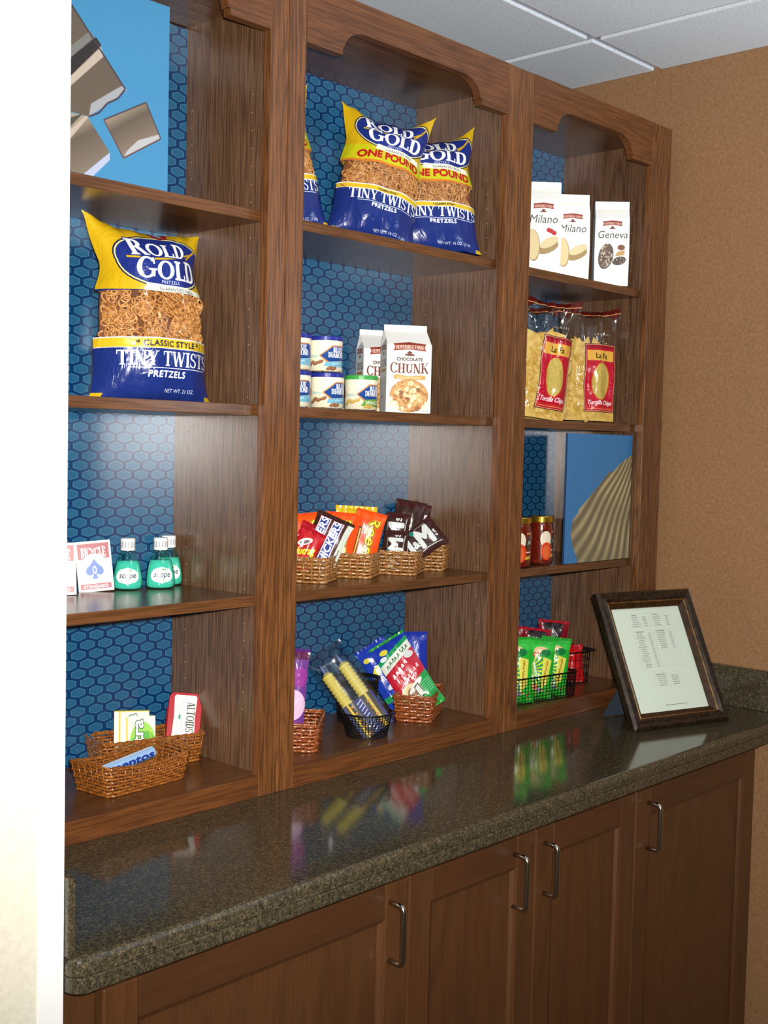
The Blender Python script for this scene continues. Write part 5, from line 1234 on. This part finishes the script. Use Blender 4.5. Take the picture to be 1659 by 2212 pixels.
# ------------------------------------------------------------------ framed price list leaning on its easel back
def price_list():
    w, h = 400, 520; P = Paint(w, h, (226, 232, 224)); R = random.Random(4); G = (150, 152, 148); F = (204, 208, 202)
    def table(x0, y0, x1, y1, n, c1, c2, head=True, half=None):
        P.line([(x0, y0), (x1, y0), (x1, y1), (x0, y1), (x0, y0)], 1.2, F)
        dy = (y1-y0)/n
        for i in range(n):
            y = y1-dy*(i+0.7); P.line([(x0, y-dy*0.3), (x1, y-dy*0.3)], 0.8, F)
            if half and i >= half: continue
            L = R.uniform(0.5, 1.0)*(c1[1]-c1[0]); xx = c1[0]+(c1[1]-c1[0]-L)/2
            while xx < c1[0]+(c1[1]-c1[0]+L)/2: k = R.uniform(4, 11); P.rect(xx, y, xx+k, y+dy*0.42, (112, 114, 112) if (i == 0 and head) else G, 0.8); xx += k+2.5
            if i: P.rect(c2[0], y, c2[1], y+dy*0.42, G, 0.7)
    table(92, 420, 206, 486, 6, (102, 150), (170, 190)); table(208, 420, 330, 486, 6, (226, 270), (300, 318))
    table(92, 218, 206, 402, 17, (104, 150), (176, 192)); table(208, 218, 330, 402, 17, (222, 268), (296, 312), True, 9)
    table(140, 126, 300, 188, 6, (150, 208), (238, 276))
    P.rect(160, 30, 170, 36, G); P.line([(172, 33), (280, 33)], 3.5, (150, 152, 150)); return P
fy = math.degrees(math.atan2(-0.089, 0.283)); FL = 27.3
FT = thing('picture_frame', 'bronze framed price list leaning back on its easel, on the counter by the wall', 'frame', (1.0195, -0.2425, ZB+0.0008), fy, FL)
FWd, FH, fw = 0.297, 0.338, 0.040
def frame_mat(name, a, b):
    k = NT(name); n = k.noise(k.obj(), 90, 3); k.link(k.ramp(n, [(0.35, a), (0.65, b)]), k.b.inputs['Base Color']); k.b.inputs['Roughness'].default_value = 0.3; k.b.inputs['Metallic'].default_value = 0.35; return k.m
fm, fg = frame_mat('dark_bronze_moulding', rgb(30, 22, 16), rgb(58, 44, 32)), frame_mat('gold_bronze_lip', rgb(46, 29, 15), rgb(70, 45, 23))
prof = [(0.0, 0.012), (0.0, -0.004), (0.006, -0.010), (0.014, -0.008), (0.020, -0.0095), (0.027, -0.004)]
lip = [(0.027, -0.004), (0.033, 0.000), (0.040, 0.004), (0.040, 0.012)]
def fring(i, y): return [(-FWd/2+i, y, i), (FWd/2-i, y, i), (FWd/2-i, y, FH-i), (-FWd/2+i, y, FH-i)]
for side in range(4):
    for nm, pr, mt_ in (('frame_bar', prof, fm), ('frame_lip', lip, fg), ('frame_bead', [(0.0258, -0.0048), (0.0270, -0.0058), (0.0284, -0.0046), (0.0284, -0.0032)], frame_mat('aged_gold_bead', rgb(110, 74, 30), rgb(150, 106, 50)))):
        m = MB(); a = [fring(i, y)[side] for i, y in pr]; b = [fring(i, y)[(side+1) % 4] for i, y in pr]; n = len(pr); m.v = a+b
        for i in range(n-1): m.face([i, n+i, n+i+1, i+1])
        m.face([n-1, 2*n-1, n, 0]); m.face(list(range(n))); m.face(list(range(n, 2*n))[::-1]); m.build(nm, mt_, FT)
m = MB(); p0, p1 = fw-0.002, fw-0.002
m.v = [(-FWd/2+p0, 0.0085, p0), (FWd/2-p0, 0.0085, p0), (FWd/2-p0, 0.0085, FH-p0), (-FWd/2+p0, 0.0085, FH-p0)]; m.face([0, 1, 2, 3], 0, [(0, 0), (1, 0), (1, 1), (0, 1)]); m.build('price_list', print_mat('price_sheet', price_list(), 0.5), FT)
bx(-FWd/2+p0, FWd/2-p0, 0.0060, 0.0068, p0, FH-p0).build('glass_pane', M['pane'], FT)
fb = plain('grey_blue_felt', rgb(44, 54, 64), 0.8)
bx(-FWd/2+0.012, FWd/2-0.012, 0.0122, 0.0150, 0.012, FH-0.012).build('backing_board', fb, FT)
# easel strut: hinged high on the back, foot on the counter behind
m = MB(); a0 = 0.155; hz_ = FH*0.62; ca, sa = math.cos(rad(FL)), math.sin(rad(FL))
yb_ = 0.165; zf_ = -yb_*math.tan(rad(-FL)) if False else None
def cnt(y): return y*math.tan(rad(FL))             # local z of the counter at local depth y
foot = 0.13
for dy in (0, 0.004): m.v += [(-0.115, foot+dy, cnt(foot+dy)+0.002), (0.055, foot+dy, cnt(foot+dy)+0.002), (0.03, 0.0155+dy, hz_), (-0.03, 0.0155+dy, hz_)]
for q_ in ((0, 1, 2, 3), (7, 6, 5, 4), (0, 4, 5, 1), (1, 5, 6, 2), (2, 6, 7, 3), (3, 7, 4, 0)): m.face(q_)
m.build('easel_strut', fb, FT)
m = MB(); m.tube([(-0.03, 0.016, hz_), (0.03, 0.016, hz_)], 0.002, 8); m.build('hinge', M['gold_lid'], FT)
